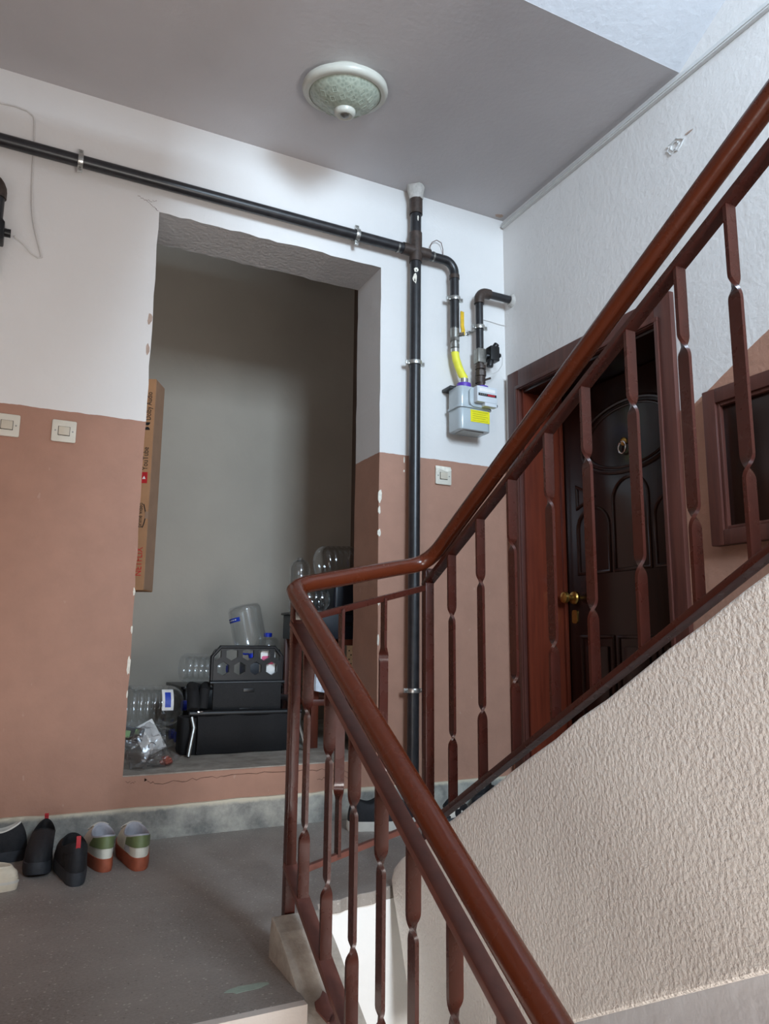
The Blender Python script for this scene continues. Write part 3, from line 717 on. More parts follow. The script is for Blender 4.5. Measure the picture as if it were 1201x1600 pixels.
for k in range(4): part('digit_wheel', MB().box(ix0+.020+.010*k, ix0+.026+.010*k, MYF-.0441, MYF-.0433, iz0+.037, iz0+.043), 'steel_grey', idx, smooth=0)
part('serial_plate', MB().box(ix0+.020, ix1-.008, MYF-.0430, MYF-.0418, iz0+.054, iz0+.070), 'print_white', idx, smooth=0)
part('lower_plate', MB().box(ix0+.050, ix1+.003, MYF-.040, MYF-.012, iz0-.010, iz0+.008), 'meter_index', idx, bevel=.002)
part('seal_knob', MB().tube([(ix1+.003, MYF-.02, iz0+.004), (ix1+.016, MYF-.02, iz0+.004)], .007, 10), 'black_plastic', idx)
lb = part('yellow_sticker', MB().box(-0.292, -0.190, MYF+.0012, MYF+.0035, 1.672, 1.728), 'yellow_label', mt, 'yellow sticker', smooth=0)
for k in range(5): part('print_line', MB().box(-0.282, -0.200-.012*(k % 2), MYF+.0006, MYF+.0014, 1.679+.010*k, 1.6805+.010*k), 'faint_print', lb, smooth=0)
part('foot_plate', MB().rbox(MX0+.03, MX1-.03, MYF+.02, MYB-.02, MZ0-.003, MZ0, .01, 'z'), 'steel_grey', mt)
# outlet pipe with solenoid valve
XQ = -0.192
op = thing('gas_outlet_pipe', 'dark outlet pipe rising from the gas meter and turning into the right wall', 'pipe', (XQ, YP-.013, MZ1+.02))
YQ = YP-.012
part('vertical_pipe', MB().tube([(XQ, YQ, 2.00), (XQ, YQ, 2.325)], 0.0185, 16), 'black_pipe', op)
part('elbow', MB().tube([(XQ, YQ, 2.285)]+[(XQ+.04-.04*math.cos(a), YQ, 2.305+.04*math.sin(a)) for a in [PI/2*k/6 for k in range(7)]]+[(XQ+.06, YQ, 2.345)], 0.0245, 16), 'rusty_pipe', op)
part('horizontal_pipe', MB().tube([(XQ+.05, YQ, 2.345), (0.0, YQ, 2.345)], 0.0185, 16), 'black_pipe', op)
part('plaster_collar', MB().lathe([(0.034, 0), (0.030, 0.008), (0.024, 0.016)], Matrix.Translation((0, YQ, 2.342)) @ Matrix.Rotation(-PI/2, 4, 'Y'), 14).jitter(.004, 40), 'plaster_chunk', op)
clamp(op, (XQ, YQ, 2.165), 'z', 0.0185)
part('union', MB().tube([(XQ, YQ-.004, 1.92), (XQ, YQ-.004, 1.945)], .026, 8).tube([(XQ, YQ-.004, 1.955), (XQ, YQ-.004, 1.972)], .025, 16).tube([(XQ, YQ-.006, 1.866), (XQ, YQ, 2.00)], .0185, 16), 'rusty_pipe', op)
part('test_cock', MB().tube([(XQ, YQ, 1.888), (XQ, YQ, 1.918)], .0245, 12).tube([(XQ+.02, YQ-.01, 1.905), (XQ+.045, YQ-.02, 1.915)], .005, 8), 'rusty_pipe', op)
sv = part('solenoid_valve', MB().box(XQ-.022, XQ+.022, YQ-.022, YQ+.022, 1.985, 2.055), 'steel_grey', op, bevel=.004)
part('coil', MB().box(XQ+.030, XQ+.078, YQ-.05, YQ-.005, 1.995, 2.065).tube([(XQ+.02, YQ-.02, 2.02), (XQ+.04, YQ-.026, 2.02)], .014, 10).tube([(XQ+.058, YQ-.03, 2.06), (XQ+.072, YQ-.036, 2.082)], .014, 10).tube([(XQ+.078, YQ-.03, 2.03), (XQ+.094, YQ-.03, 2.03)], .011, 10).tube([(XQ+.034, YQ-.03, 1.965), (XQ+.040, YQ-.03, 2.0)], .016, 10), 'black_plastic', sv, bevel=.003)
part('wire', MB().tube([(XQ+.094, YQ-.03, 2.045), (XQ+.108, YQ-.03, 2.02), (XQ+.105, YQ-.03, 1.985), (XQ+.085, YQ-.025, 1.955), (XQ+.06, YQ-.02, 1.94), (XQ+.025, YQ-.01, 1.93)], .0022, 6), 'cable_white', sv)
# thin wires / nails on the wall
solo('wire_stub', 'thin loop of wire sticking out of the wall above the branch pipe', 'wire',
     MB().tube([(-0.437, -0.035, 2.495), (-0.437, -.02, 2.535), (-.425, -.02, 2.565), (-.400, -.02, 2.582), (-.375, -.02, 2.575), (-.362, -.015, 2.545), (-.356, -.004, 2.51), (-.354, 0.004, 2.50)], .0018, 6), 'crack_dark')
solo('telephone_wire', 'short white wire along the wall beside the outlet pipe', 'wire',
     MB().tube([(-0.15, -.003, 2.243), (-0.08, -.003, 2.240), (-0.03, -.003, 2.236), (-0.0025, -.006, 2.237)], .002, 6), 'cable_white')
solo('wall_hook', 'small grey screw hook in the wall left of the outlet pipe', 'hook',
     MB().lathe([(.008, 0), (.008, .004), (.004, .006), (.004, .02), (.007, .022), (.006, .026), (0, .027)], Matrix.Translation((-0.222, 0, 2.150)) @ Matrix.Rotation(PI/2, 4, 'X'), 10), 'steel_grey')
# second service at the left edge
lp = thing('gas_pipe', 'black gas pipe with elbow and valve at the left edge of the picture', 'pipe', (-2.235, YP, 1.95))
XG = -2.237
part('elbow', MB().tube([(XG-.075, YP, 2.318), (XG-.05, YP, 2.318)]+[(XG-.045+.045*math.sin(a), YP, 2.273+.045*math.cos(a)) for a in [PI/2*k/6 for k in range(7)]]+[(XG, YP, 2.25)], .0275, 16), 'rusty_pipe', lp)
part('horizontal_pipe', MB().tube([(XL, YP, 2.318), (XG-.07, YP, 2.318)], .0225, 16), 'black_pipe', lp)
part('vertical_pipe', MB().tube([(XG, YP, 2.13), (XG, YP, 2.26)], .0225, 16), 'black_pipe', lp)
v2 = part('solenoid_valve', MB().box(XG-.05, XG+.032, YP-.04, YP+.02, 2.075, 2.15), 'black_plastic', lp, bevel=.006)
part('coil', MB().tube([(XG+.032, YP-.012, 2.118), (XG+.052, YP-.012, 2.118)], .015, 12).tube([(XG, YP, 2.145), (XG, YP, 2.165)], .029, 12), 'black_plastic', v2)
part('nut', MB().lathe([(.006, 0), (.006, .006), (0, .007)], Matrix.Translation((XG+.012, YP-.04, 2.112)) @ Matrix.Rotation(PI/2, 4, 'X'), 6), 'zinc', v2)
part('union', MB().tube([(XG-.006, YP, 2.045), (XG-.006, YP, 2.075)], .027, 8).tube([(XG-.008, YP, 1.95), (XG-.008, YP, 2.05)], .020, 12).tube([(XG-.008, YP, 1.99), (XG-.008, YP, 2.02)], .025, 12), 'rusty_pipe', lp)
wp = [(-2.40, 2.652), (-2.265, 2.655), (-2.215, 2.660), (-2.175, 2.655), (-2.152, 2.640), (-2.146, 2.62), (-2.142, 2.55), (-2.14, 2.49), (-2.134, 2.36), (-2.127, 2.27), (-2.118, 2.21), (-2.105, 2.16), (-2.085, 2.10), (-2.080, 2.083), (-2.092, 2.078), (-2.115, 2.090)]
solo('wall_cable', 'thin white cable looping down the wall to the left gas valve', 'cable',
     MB().tube([(a, -.0045-.01*(1 if 8 < i < 12 else 0), b) for i, (a, b) in enumerate(wp)]+[(-2.14, -.02, 2.108), (-2.175, YP, 2.118)], .0032, 8), 'cable_white')

# ------------------------------------------------------------------ light switches
def switch(cx, cz, label, painted=False):
    t_ = thing('light_switch', label, 'light switch', (cx, 0, cz-.04), 'light switches on the back wall')
    wdt, hgt = 0.082, 0.080
    part('face_plate', MB().rbox(cx-wdt/2, cx+wdt/2, -.010, 0, cz-hgt/2, cz+hgt/2, .006, 'y'), 'switch_plastic', t_, bevel=.002)
    part('recess', MB().box(cx-.020, cx+.020, -.0106, -.009, cz-.017, cz+.017), 'dark_hole', t_, smooth=0)
    part('button', MB().box(cx-.0185, cx+.0185, -.016, -.0095, cz-.0155, cz+.0155), 'switch_button', t_, bevel=.002)
    for s in (-1, 1): part('screw', MB().lathe([(.003, 0), (.003, .001), (0, .0015)], Matrix.Translation((cx+s*.029, -.010, cz)) @ Matrix.Rotation(PI/2, 4, 'X'), 8), 'steel_grey', t_)
    if painted:
        part('paint_smear', MB().prism([(cx-wdt/2-.002, cz+hgt/2+.004), (cx+wdt/2-.006, cz+hgt/2+.003), (cx+wdt/2, cz+hgt/2-.012), (cx+.02, cz+hgt/2-.020), (cx-.02, cz+hgt/2-.014), (cx-wdt/2, cz+hgt/2-.026)], 'y', -.0122, -.0098), 'chip_cream', t_, smooth=0)
switch(-2.140, 1.432, 'cream light switch cut by the left edge of the picture')
switch(-1.955, 1.434, 'cream light switch between the left one and the alcove')
switch(-0.361, 1.437, 'paint-smeared light switch below the gas meter', True)

# ------------------------------------------------------------------ ceiling lamp
LC = Vector((-1.098, -0.528, H))
lamp = thing('ceiling_lamp', 'round white ceiling lamp with greenish glass dome and motion sensor', 'lamp', tuple(LC-Vector((0, 0, .11))))
LT = math.radians(9)
TM = Matrix.Translation(LC-Vector((0, 0, .026))) @ Matrix.Rotation(LT, 4, Vector((.924, -.383, 0)).normalized()) @ Matrix.Rotation(PI, 4, 'X')
part('mount', MB().tube([tuple(LC), tuple(LC-Vector((0, 0, .03)))], .10, 32), 'lamp_white', lamp)
part('rim', MB().lathe([(.150, 0), (.160, .004), (.163, .016), (.160, .028), (.150, .034), (.138, .034), (.134, .028)], TM, 56), 'lamp_white', lamp, smooth=50)
part('glass_dome', MB().lathe([(.137, .028), (.130, .040), (.115, .056), (.095, .071), (.070, .084), (.045, .092), (.0, .094)], TM, 56), 'lamp_glass', lamp, smooth=60)
sn = part('sensor', MB().lathe([(.040, .082), (.041, .100), (.037, .110), (.029, .113), (.025, .109)], TM, 32), 'lamp_white', lamp, smooth=50)
part('sensor_well', MB().lathe([(.0265, .098), (.026, .109), (.0, .1085)], TM, 24), 'black_plastic', sn)
part('lens', MB().lathe([(.017, .106), (.016, .113), (.010, .118), (0, .120)], TM, 20), 'steel_grey', sn)
# raised diamond pattern on the glass, as thin ridges
def zdome(r):
    pr = [(.0, .094), (.045, .092), (.070, .084), (.095, .071), (.115, .056), (.130, .040), (.137, .028)]
    for (r0, d0), (r1, d1) in zip(pr[:-1], pr[1:]):
        if r <= r1: return d0+(d1-d0)*(r-r0)/(r1-r0)
    return .028
for a in range(12):
    for b in (1, 0):
        ang = 2*PI*a/12+(.26 if b else 0); rr_ = 0.075+0.028*b; sq = []
        for (i, j) in ((-1, 0), (0, -1), (1, 0), (0, 1)):
            x_, y_ = rr_*math.cos(ang)+i*.012, rr_*math.sin(ang)+j*.012
            sq.append(TM @ Vector((x_, y_, zdome(math.hypot(x_, y_))+.0004)))
        part('glass_ridge', MB().tube(sq, .0009, 5, closed=True), 'glass_ridge', lamp)

# ------------------------------------------------------------------ cartons in the alcove
AF = DZ0
u = Vector((-0.894, 0.447, 0)); v = Vector((0.447, 0.894, 0))      # along the printed face, along its thickness
B0 = Vector((-1.591, 0.35, 0.893)); BW, BT, BH = 0.50, 0.125, 0.914
sup = thing('cardboard_box', 'plain carton standing under the tall printed carton, behind the wall edge', 'box', (-1.90, .57, AF))
part('carton_body', MB().box(-2.16, -1.66, .36, .80, AF, .892), 'carton', sup, bevel=.004)
part('tape', MB().box(-2.16, -1.66, .56, .61, .8915, .8925), 'carton_side', sup, smooth=0)
tv = thing('cardboard_box', 'tall narrow brown carton with streaming logos behind the left edge of the alcove', 'box', tuple(B0))
def bx(a0, a1, b0, b1, z0, z1):
    m = MB(); vs = [B0+u*a+v*b+Vector((0, 0, z)) for z in (z0, z1) for b in (b0, b1) for a in (a0, a1)]
    return m.add(vs, [(0, 2, 3, 1), (4, 5, 7, 6), (0, 1, 5, 4), (1, 3, 7, 5), (3, 2, 6, 7), (2, 0, 4, 6)])
body = part('carton_body', bx(0, BW, 0, BT, 0, BH), 'carton', tv, bevel=.003)
part('end_flap', bx(-.0012, 0, .004, BT-.004, .004, BH-.004), 'carton_side', tv, smooth=0)
part('tape', bx(-.0016, .012, -.0012, .006, .30, .33), 'carton_side', tv, smooth=0)
def put(txt, size, zs, acol, a0, mat, scx=1.0):
    m = text_mesh(txt, size)
    # text x axis -> up the box, text y axis -> away from fold (left of the reader)
    Mx = Matrix(((0, u.x, -v.x, 0), (0, u.y, -v.y, 0), (1, 0, 0, 0), (0, 0, 0, 1)))
    o = B0+u*a0-v*.0006+Vector((0, 0, zs))
    m.v = [o+Vector((0, 0, q.x*scx))+u*q.y-v*q.z for q in m.v]
    part('lettering', m, mat, body, smooth=0)
put('NETFLIX', .040, .058, None, .013, 'print_red', .80)
put('prime video', .028, .262, None, .024, 'print_black', .78)
sm = MB(); sp_ = [(.262+.010*k, .0200-.010*math.sin(PI*k/10)) for k in range(11)]
sm.sweep([B0+u*b-v*.0006+Vector((0, 0, a)) for a, b in sp_], [(-.002, -.0004), (.002, -.0004), (.002, .0004), (-.002, .0004)], upref=tuple(v))
part('smile_mark', sm, 'print_black', body, smooth=0)
part('play_badge', bx(.012, .040, -.0010, 0, .452, .500), 'print_red', body, bevel=.0)
tri = MB(); tri.add([B0+u*a-v*q+Vector((0, 0, z)) for q in (.0016, .0009) for a, z in ((.019, .470), (.033, .470), (.026, .484))], [(0, 1, 2), (5, 4, 3), (0, 3, 4, 1), (1, 4, 5, 2), (2, 5, 3, 0)])
part('play_arrow', tri, 'print_white', body, smooth=0)
put('YouTube', .034, .508, None, .014, 'print_black', .80)
for k, zz in ((0, .685), (1, .705)):
    m = MB(); pl = [(0, -.010), (.014, -.010)]; 
    if k == 0: half = [(zz, .012), (zz, .036)]+[(zz+.014*math.sin(PI*q/8), .026+.012*math.cos(PI*q/8)) for q in range(9)]
    else: half = [(zz+.014, .012), (zz+.014, .036)]+[(zz+.014-.014*math.sin(PI*q/8), .026+.012*math.cos(PI*q/8)) for q in range(9)]
    m.add([B0+u*b-v*.0010+Vector((0, 0, a)) for a, b in half[2:]], [tuple(range(9))]); part('double_d_mark', m, 'print_black', body, smooth=0)
put('Dolby Audio', .034, .728, None, .013, 'print_black', .72)

# ------------------------------------------------------------------ bottles
def bottle_profile(R, L, ribs, neck=.018):
    p = [(R*.55, 0), (R*.86, .004), (R, .022)]
    z = .03; zend = L*.66
    while z < zend:
        p += [(R, z), (R, z+.012), (R*.955, z+.017), (R*.955, z+.021), (R, z+.026)] if ribs else [(R, z), (R, z+.026)]
        z += .030
    for k in range(1, 8):
        a = PI/2*k/7; p.append((neck+(R-neck)*math.cos(a)**.8, zend+.01+(L*.27)*math.sin(a)))
    p += [(neck, L*.94), (neck*1.15, L*.945), (neck*1.15, L*.955), (neck, L*.96), (neck, L)]
    out = [p[0]]
    for q in p[1:]:
        if abs(q[0]-out[-1][0])+abs(q[1]-out[-1][1]) > 1e-5: out.append(q)
    return out
def bottle(base, axis, R, L, label, ribs=True, cap=True, band=None, handle=False, tag_=None, name='water_bottle'):
    base = Vector(base); ax = Vector(axis).normalized()
    q = Vector((0, 0, 1)).rotation_difference(ax); M = Matrix.Translation(base) @ q.to_matrix().to_4x4()
    t_ = thing(name, label, 'bottle', tuple(base), 'empty plastic bottles in the alcove')
    part('bottle_body', MB().lathe(bottle_profile(R, L, ribs), M, 28), 'pet_clear', t_, smooth=50)
    if cap: part('cap', MB().lathe([(.023, L*.955), (.023, L+.008), (.020, L+.011), (0, L+.011)], M, 18), 'bottle_cap', t_)
    if band:
        z0, z1, a0, a1 = band; vs = []; n = 14
        if a0 is None:                       # centred on the side turned to the lower left of the room
            ac = max((2*PI*k/72 for k in range(72)), key=lambda a: (M.to_3x3() @ Vector((math.cos(a), math.sin(a), 0))).dot(Vector((-.95, -.30, 0))))
            a0, a1 = ac-a1, ac+a1
        for k in range(n+1):
            a = a0+(a1-a0)*k/n
            vs += [M @ Vector(((R+.001)*math.cos(a), (R+.001)*math.sin(a), z0)), M @ Vector(((R+.001)*math.cos(a), (R+.001)*math.sin(a), z1))]
        lab = part('label_band', MB().add(vs, [(2*k, 2*k+2, 2*k+3, 2*k+1) for k in range(n)]), 'bottle_label', t_)
        for j in range(5):
            a = a0+(a1-a0)*(.2+.13*j); vs = []
            for k in range(3):
                b = a+.10*(a1-a0)*k/2*.8
                vs += [M @ Vector(((R+.0018)*math.cos(b), (R+.0018)*math.sin(b), z0+(z1-z0)*.35)), M @ Vector(((R+.0018)*math.cos(b), (R+.0018)*math.sin(b), z0+(z1-z0)*.62))]
            part('label_print', MB().add(vs, [(2*k, 2*k+2, 2*k+3, 2*k+1) for k in range(2)]), 'print_white', lab)
    if handle:
        part('carry_handle', MB().tube([M @ Vector(p) for p in ((.024, 0, L*.95), (.045, 0, L*.94), (.075, 0, L*.90), (.085, .01, L*.86))], .0045, 8), 'bottle_cap', t_)
    return t_
# upside-down big bottle resting behind the chair back
cr = thing('storage_crate', 'dark crate behind the black folding chair carrying the empty bottles', 'crate', (-1.02, 1.05, AF))
part('crate_body', MB().rbox(-1.30, -.74, .86, 1.26, AF, .455, .02, 'z'), 'black_plastic', cr, bevel=.006)
part('lid', MB().rbox(-1.31, -.73, .85, 1.27, .455, .470, .02, 'z'), 'black_plastic', cr, bevel=.003)
sd = thing('small_box', 'small dark box under the upturned bottle, behind the honeycomb backrest', 'box', (-.93, .96, .471))
part('box_body', MB().rbox(-.985, -.865, .90, 1.02, .471, .580, .01, 'z'), 'dark_navy', sd, bevel=.004)
part('lid', MB().rbox(-.990, -.860, .895, 1.025, .580, .590, .01, 'z'), 'black_plastic', sd, bevel=.002)
bottle((-0.985, .985, .872), (.20, -.10, -1.0), .085, .265, 'large clear bottle upside down with blue cap above the black chair', band=(.060, .082, None, .62), ribs=False, handle=True)
bottle((-1.262, 1.12, .548), (1, .10, -.03), .075, .26, 'ribbed clear bottle lying on its side left of the upturned bottle')
bottle((-0.805, 1.12, .471), (0, 0, 1), .072, .25, 'clear bottle standing behind the chair beside the railing post', cap=True)
bottle((-1.60, .645, .263), (1, .02, 0), .045, .24, 'small clear bottle lying under the large ribbed one, nearer the viewer')
bottle((-1.60, .760, .263), (1, .02, 0), .045, .24, 'small clear bottle lying under the large ribbed one, against the back')
lbt = bottle((-1.592, .70, .400), (1, .03, -.02), .090, .27, 'large ribbed clear bottle lying in the left corner of the alcove')
def side_label(nm, x0, x1, a0, a1, rr_, mat, parent):
    vs = []; ax = Vector((1, .03, -.02)).normalized(); n = 8
    for k in range(n+1):
        a = a0+(a1-a0)*k/n
        d = Vector((0, -math.cos(a), math.sin(a))); d = (d-ax*d.dot(ax)).normalized()
        vs += [Vector((-1.592, .70, .400))+ax*x+d*rr_ for x in (x0, x1)]
    return part(nm, MB().add(vs, [(2*k, 2*k+1, 2*k+3, 2*k+2) for k in range(n)]), mat, parent)
lo = side_label('label_band', .150, .200, -.15, .95, .0915, 'print_white', lbt)
side_label('label_print', .162, .188, .0, .75, .0925, 'bottle_label', lo)
# the right side : dark suitcase on a brown cane chair, bottles on top
ch = thing('cane_chair', 'brown wooden chair with perforated cane panel behind the right edge of the alcove', 'chair', (-.62, .62, AF))
for x in (-.80, -.42):
    for y in (.42, .80): part('leg', MB().box(x-.018, x+.018, y-.018, y+.018, AF, .70 if y < .6 else .70), 'brown_chair_wood', ch, bevel=.004)
part('seat', MB().box(-.83, -.39, .40, .82, .40, .43), 'brown_chair_wood', ch, bevel=.006)
part('frame_rail', MB().box(-.66, -.438, .41, .434, .672, .70), 'brown_chair_wood', ch, bevel=.004)
part('frame_rail', MB().box(-.782, -.438, .79, .81, .672, .70), 'brown_chair_wood', ch, bevel=.004)
cp = part('cane_panel', MB().box(-.638, -.438, .416, .424, .432, .672), 'cane', ch, smooth=0)
for i in range(9):
    for j in range(11):
        part('cane_hole', MB().box(-.632+.020*i+.010*(j % 2), -.626+.020*i+.010*(j % 2), .4150, .4165, .445+.020*j, .451+.020*j), 'dark_hole', cp, smooth=0)
suit = thing('storage_box', 'dark storage box standing on the cane chair in the alcove shade', 'box', (-.62, .61, .701))
part('box_body', MB().rbox(-.82, -.42, .42, .84, .701, .82, .02, 'z'), 'dark_navy', suit, bevel=.006)
part('lid', MB().rbox(-.83, -.41, .41, .85, .82, .832, .02, 'z'), 'black_plastic', suit, bevel=.004)
part('handle', MB().tube([(-.68, .415, .77), (-.68, .395, .77), (-.58, .395, .77), (-.58, .415, .77)], .006, 8), 'black_plastic', suit)
sk = thing('storage_box', 'smaller navy box on top of the dark box, under the lying bottle', 'box', (-.55, .60, .833))
part('box_body', MB().rbox(-.690, -.42, .46, .74, .833, .970, .015, 'z'), 'dark_navy', sk, bevel=.005)
part('lid', MB().rbox(-.695, -.415, .455, .745, .970, .982, .015, 'z'), 'dark_navy', sk, bevel=.003)
bottle((-.728, .58, 1.072), (1.0, .10, .06), .085, .30, 'clear bottle lying across the navy box, behind the handrail')
bottle((-.835, .52, .889), (1, .0, 0), .055, .135, 'small ribbed clear bottle lying on the dark box', cap=False)
bottle((-.755, .775, .833), (0, .0, 1), .055, .28, 'dim clear bottle standing at the back of the dark box', cap=False)
# white cloth hanging out between railing post and cane panel
cb = MB(); nx, nz = 10, 14; vs = []
for j in range(nz+1):
    for i in range(nx+1):
        a = i/nx; b = j/nz
        wdt = .045+.075*b
        vs.append((-.785+.05*(a-.5)*(1+.3*b), .36-.01*b+.010*math.sin(a*7+b*3)*b, .585-.115*b-.012*a))
cb.add(vs, [(j*(nx+1)+i, j*(nx+1)+i+1, (j+1)*(nx+1)+i+1, (j+1)*(nx+1)+i) for j in range(nz) for i in range(nx)])
vs2 = [Vector(p)+Vector((0, .02, 0)) for p in vs]; cb.add(vs2, [(j*(nx+1)+i, (j+1)*(nx+1)+i, (j+1)*(nx+1)+i+1, j*(nx+1)+i+1) for j in range(nz) for i in range(nx)])
solo('white_cloth', 'crumpled white cloth hanging beside the black chair, seen through the balusters', 'cloth', cb, 'white_cloth')

# ------------------------------------------------------------------ black folding chair with honeycomb back
CX0, CX1, CY = -1.262, -0.945, 0.43
fc = thing('folding_chair', 'small black folding chair with honeycomb backrest in the alcove', 'chair', ((CX0+CX1)/2, .42, AF))
# honeycomb panel : bars between hexagonal holes
hz0, hz1 = .512, .660
outer = MB(); 
def rr(x0, x1, z0, z1, r, n=5):
    P = []
    for cx, cz, a0 in ((x1-r, z1-r, 0), (x0+r, z1-r, PI/2)): P += [(cx+r*math.cos(a0+PI/2*k/n), cz+r*math.sin(a0+PI/2*k/n)) for k in range(n+1)]
    return P+[(x0, z0), (x1, z0)]
def holed_panel(outline, holes, y0, y1):
    bm = bmesh.new(); ed = []
    for lp_ in [outline]+holes:
        vv = [bm.verts.new((p[0], y0, p[1])) for p in lp_]
        ed += [bm.edges.new((vv[i], vv[(i+1) % len(vv)])) for i in range(len(vv))]
    bmesh.ops.triangle_fill(bm, use_beauty=True, use_dissolve=False, edges=ed)
    r = bmesh.ops.extrude_face_region(bm, geom=list(bm.faces))
    bmesh.ops.translate(bm, vec=(0, y1-y0, 0), verts=[g for g in r['geom'] if isinstance(g, bmesh.types.BMVert)])
    bm.verts.index_update(); m = MB().add([v_.co.copy() for v_ in bm.verts], [tuple(v_.index for v_ in f.verts) for f in bm.faces]); bm.free(); return m
holes = []
for j, (zc, xo) in enumerate(((.632, 0.0), (.568, .037))):
    for i in range(5):
        xc = CX0+.012+.074*i+xo
        hx = [(min(CX1-.008, max(CX0+.008, xc+.030*math.cos(PI/6+PI/3*k))), min(hz1-.008, zc+.030*math.sin(PI/6+PI/3*k))) for k in range(6)]
        if max(p[0] for p in hx)-min(p[0] for p in hx) > .016: holes.append(hx)
part('backrest', holed_panel(rr(CX0, CX1, hz0, hz1, .035), holes, CY+.03, CY+.048), 'black_plastic', fc, 'black plastic backrest with two rows of hexagonal holes', smooth=0)
part('back_frame', MB().tube([(CX0-.002, CY+.035, hz0-.02), (CX0-.002, CY+.035, hz1-.04), (CX0+.035, CY+.035, hz1+.002), (CX1-.035, CY+.035, hz1+.002), (CX1+.002, CY+.035, hz1-.04), (CX1+.002, CY+.035, hz0-.02)], .008, 10), 'black_plastic', fc)
mp_ = part('mesh_panel', MB().box(CX0+.004, CX1-.004, CY+.012, CY+.03, .385, hz0), 'black_mesh', fc, bevel=.004)
part('clip', MB().box(-1.125, -1.075, CY+.006, CY+.012, .468, .482), 'black_plastic', mp_, bevel=.002)
part('clip', MB().box(-1.140, -1.080, CY+.006, CY+.012, .392, .398), 'black_plastic', mp_, bevel=.001)
part('cross_bar', MB().tube([(-1.365, CY-.03, .386), (-.868, CY-.03, .380)], .013, 12), 'black_plastic', fc)
part('top_bar', MB().tube([(CX0-.01, CY+.02, hz0-.004), (CX1+.01, CY+.02, hz0-.004)], .009, 10), 'black_plastic', fc)
sb = MB(); n = 10; vs = []
for k in range(n+1):
    b = k/n
    for i in range(13):
        a = i/12; vs.append((-1.330+(.445)*a, CY-.035-.015*math.sin(b*PI)+.006*math.sin(a*14), .378-.160*b))
for k in range(n+1):
    b = k/n
    for i in range(13):
        a = i/12; vs.append((-1.330+(.445)*a, CY-.012, .378-.160*b))
q = (n+1)*13
fs = [(k*13+i, k*13+i+1, (k+1)*13+i+1, (k+1)*13+i) for k in range(n) for i in range(12)]+[(q+k*13+i, q+(k+1)*13+i, q+(k+1)*13+i+1, q+k*13+i+1) for k in range(n) for i in range(12)]
fs += [(k*13, (k+1)*13, q+(k+1)*13, q+k*13) for k in range(n)]+[(k*13+12, q+k*13+12, q+(k+1)*13+12, (k+1)*13+12) for k in range(n)]
part('seat_fabric', sb.add(vs, fs), 'black_fabric', fc, 'black fabric hanging below the bar')
for s, x in ((-1, -1.352), (1, -.882)):
    part('leg', MB().tube([(x+s*.004, CY-.04, .372), (x-s*.004, CY-.055, .33), (x+s*.012, CY-.075, .26), (x+s*.020, CY-.085, AF+.004)], .0085, 10), 'steel_grey', fc, 'bent grey metal leg')
    part('leg', MB().tube([(x+s*.0, CY-.02, .372), (x+s*.01, CY+.20, AF+.004)], .0085, 10), 'black_plastic', fc)
part('armrest', MB().tube([(-1.350, CY-.03, .40), (-1.345, CY+.0, .455), (-1.33, CY+.10, .485), (-1.28, CY+.16, .47)], .026, 12), 'black_fabric', fc)
part('armrest', MB().tube([(-1.30, CY+.02, .40), (-1.292, CY+.03, .47), (-1.270, CY+.10, .49)], .022, 12), 'black_fabric', fc)
part('side_pocket', MB().rbox(-1.392, -1.30, CY-.02, CY+.10, AF, .37, .02, 'z'), 'black_fabric', fc, bevel=.012)
part('hinge_clip', MB().box(-1.335, -1.312, CY-.050, CY-.038, .391, .396), 'chrome', fc, bevel=.001)
# odds and ends inside the honeycomb
pk = solo('snack_packet', 'pink and white packet showing through the honeycomb backrest', 'packet', MB().rbox(-1.035, -.965, CY+.062, CY+.085, .515, .645, .01, 'y'), 'white_paper', bevel=.004)
part('print', MB().rbox(-1.030, -.972, CY+.060, CY+.063, .585, .622, .008, 'y'), 'pink_print', pk)

# ------------------------------------------------------------------ plastic bag with rubbish on the sill
def bag_mesh(c, sx, sy, sz, seed, amp):
    bm = bmesh.new(); bmesh.ops.create_icosphere(bm, subdivisions=4, radius=1)
    m = MB(); vs = []
    for vv in bm.verts:
        p = vv.co.copy(); nz = noise.noise(p*1.8+Vector((seed, 0, 0)))*amp+abs(noise.noise(p*4+Vector((0, seed, 0))))*amp*.45
        p = p*(1+nz); z = max(-.92, p.z)
        vs.append((c[0]+p.x*sx, c[1]+p.y*sy, c[2]+z*sz))
    m.add(vs, [tuple(v_.index for v_ in f.verts) for f in bm.faces]); bm.free(); return m
def on_floor(m, z): 
    lo = min(v_.z for v_ in m.v); m.v = [v_+Vector((0, 0, z-lo)) for v_ in m.v]; return m
bag = thing('plastic_bag', 'clear crumpled plastic bag of rubbish at the left end of the sill', 'bag', (-1.58, .15, AF+.004))
part('bag_film', on_floor(bag_mesh((-1.585, .135, .28), .074, .055, .075, 3.1, .5), AF+.004), 'bag_clear', bag, smooth=80)
part('bag_tail', on_floor(bag_mesh((-1.515, .165, .25), .055, .045, .032, 8.1, .5), AF+.004), 'bag_clear', bag, smooth=80)
def rot_box(c, sx, sy, sz, rot):
    M = Matrix.Translation(c) @ rot; m = MB().box(-sx/2, sx/2, -sy/2, sy/2, -sz/2, sz/2); return m.xf(M)
pp = thing('paper_packet', 'white folded paper packet leaning in the plastic bag', 'packet', (-1.545, .24, .25))
RT = Matrix.Rotation(math.radians(-28), 4, 'Y') @ Matrix.Rotation(math.radians(-18), 4, 'X')
part('packet_body', rot_box((-1.548, .252, .312), .085, .012, .125, RT), 'white_paper', pp, bevel=.003)
m = MB(); Mp = Matrix.Translation((-1.548, .252, .312)) @ RT
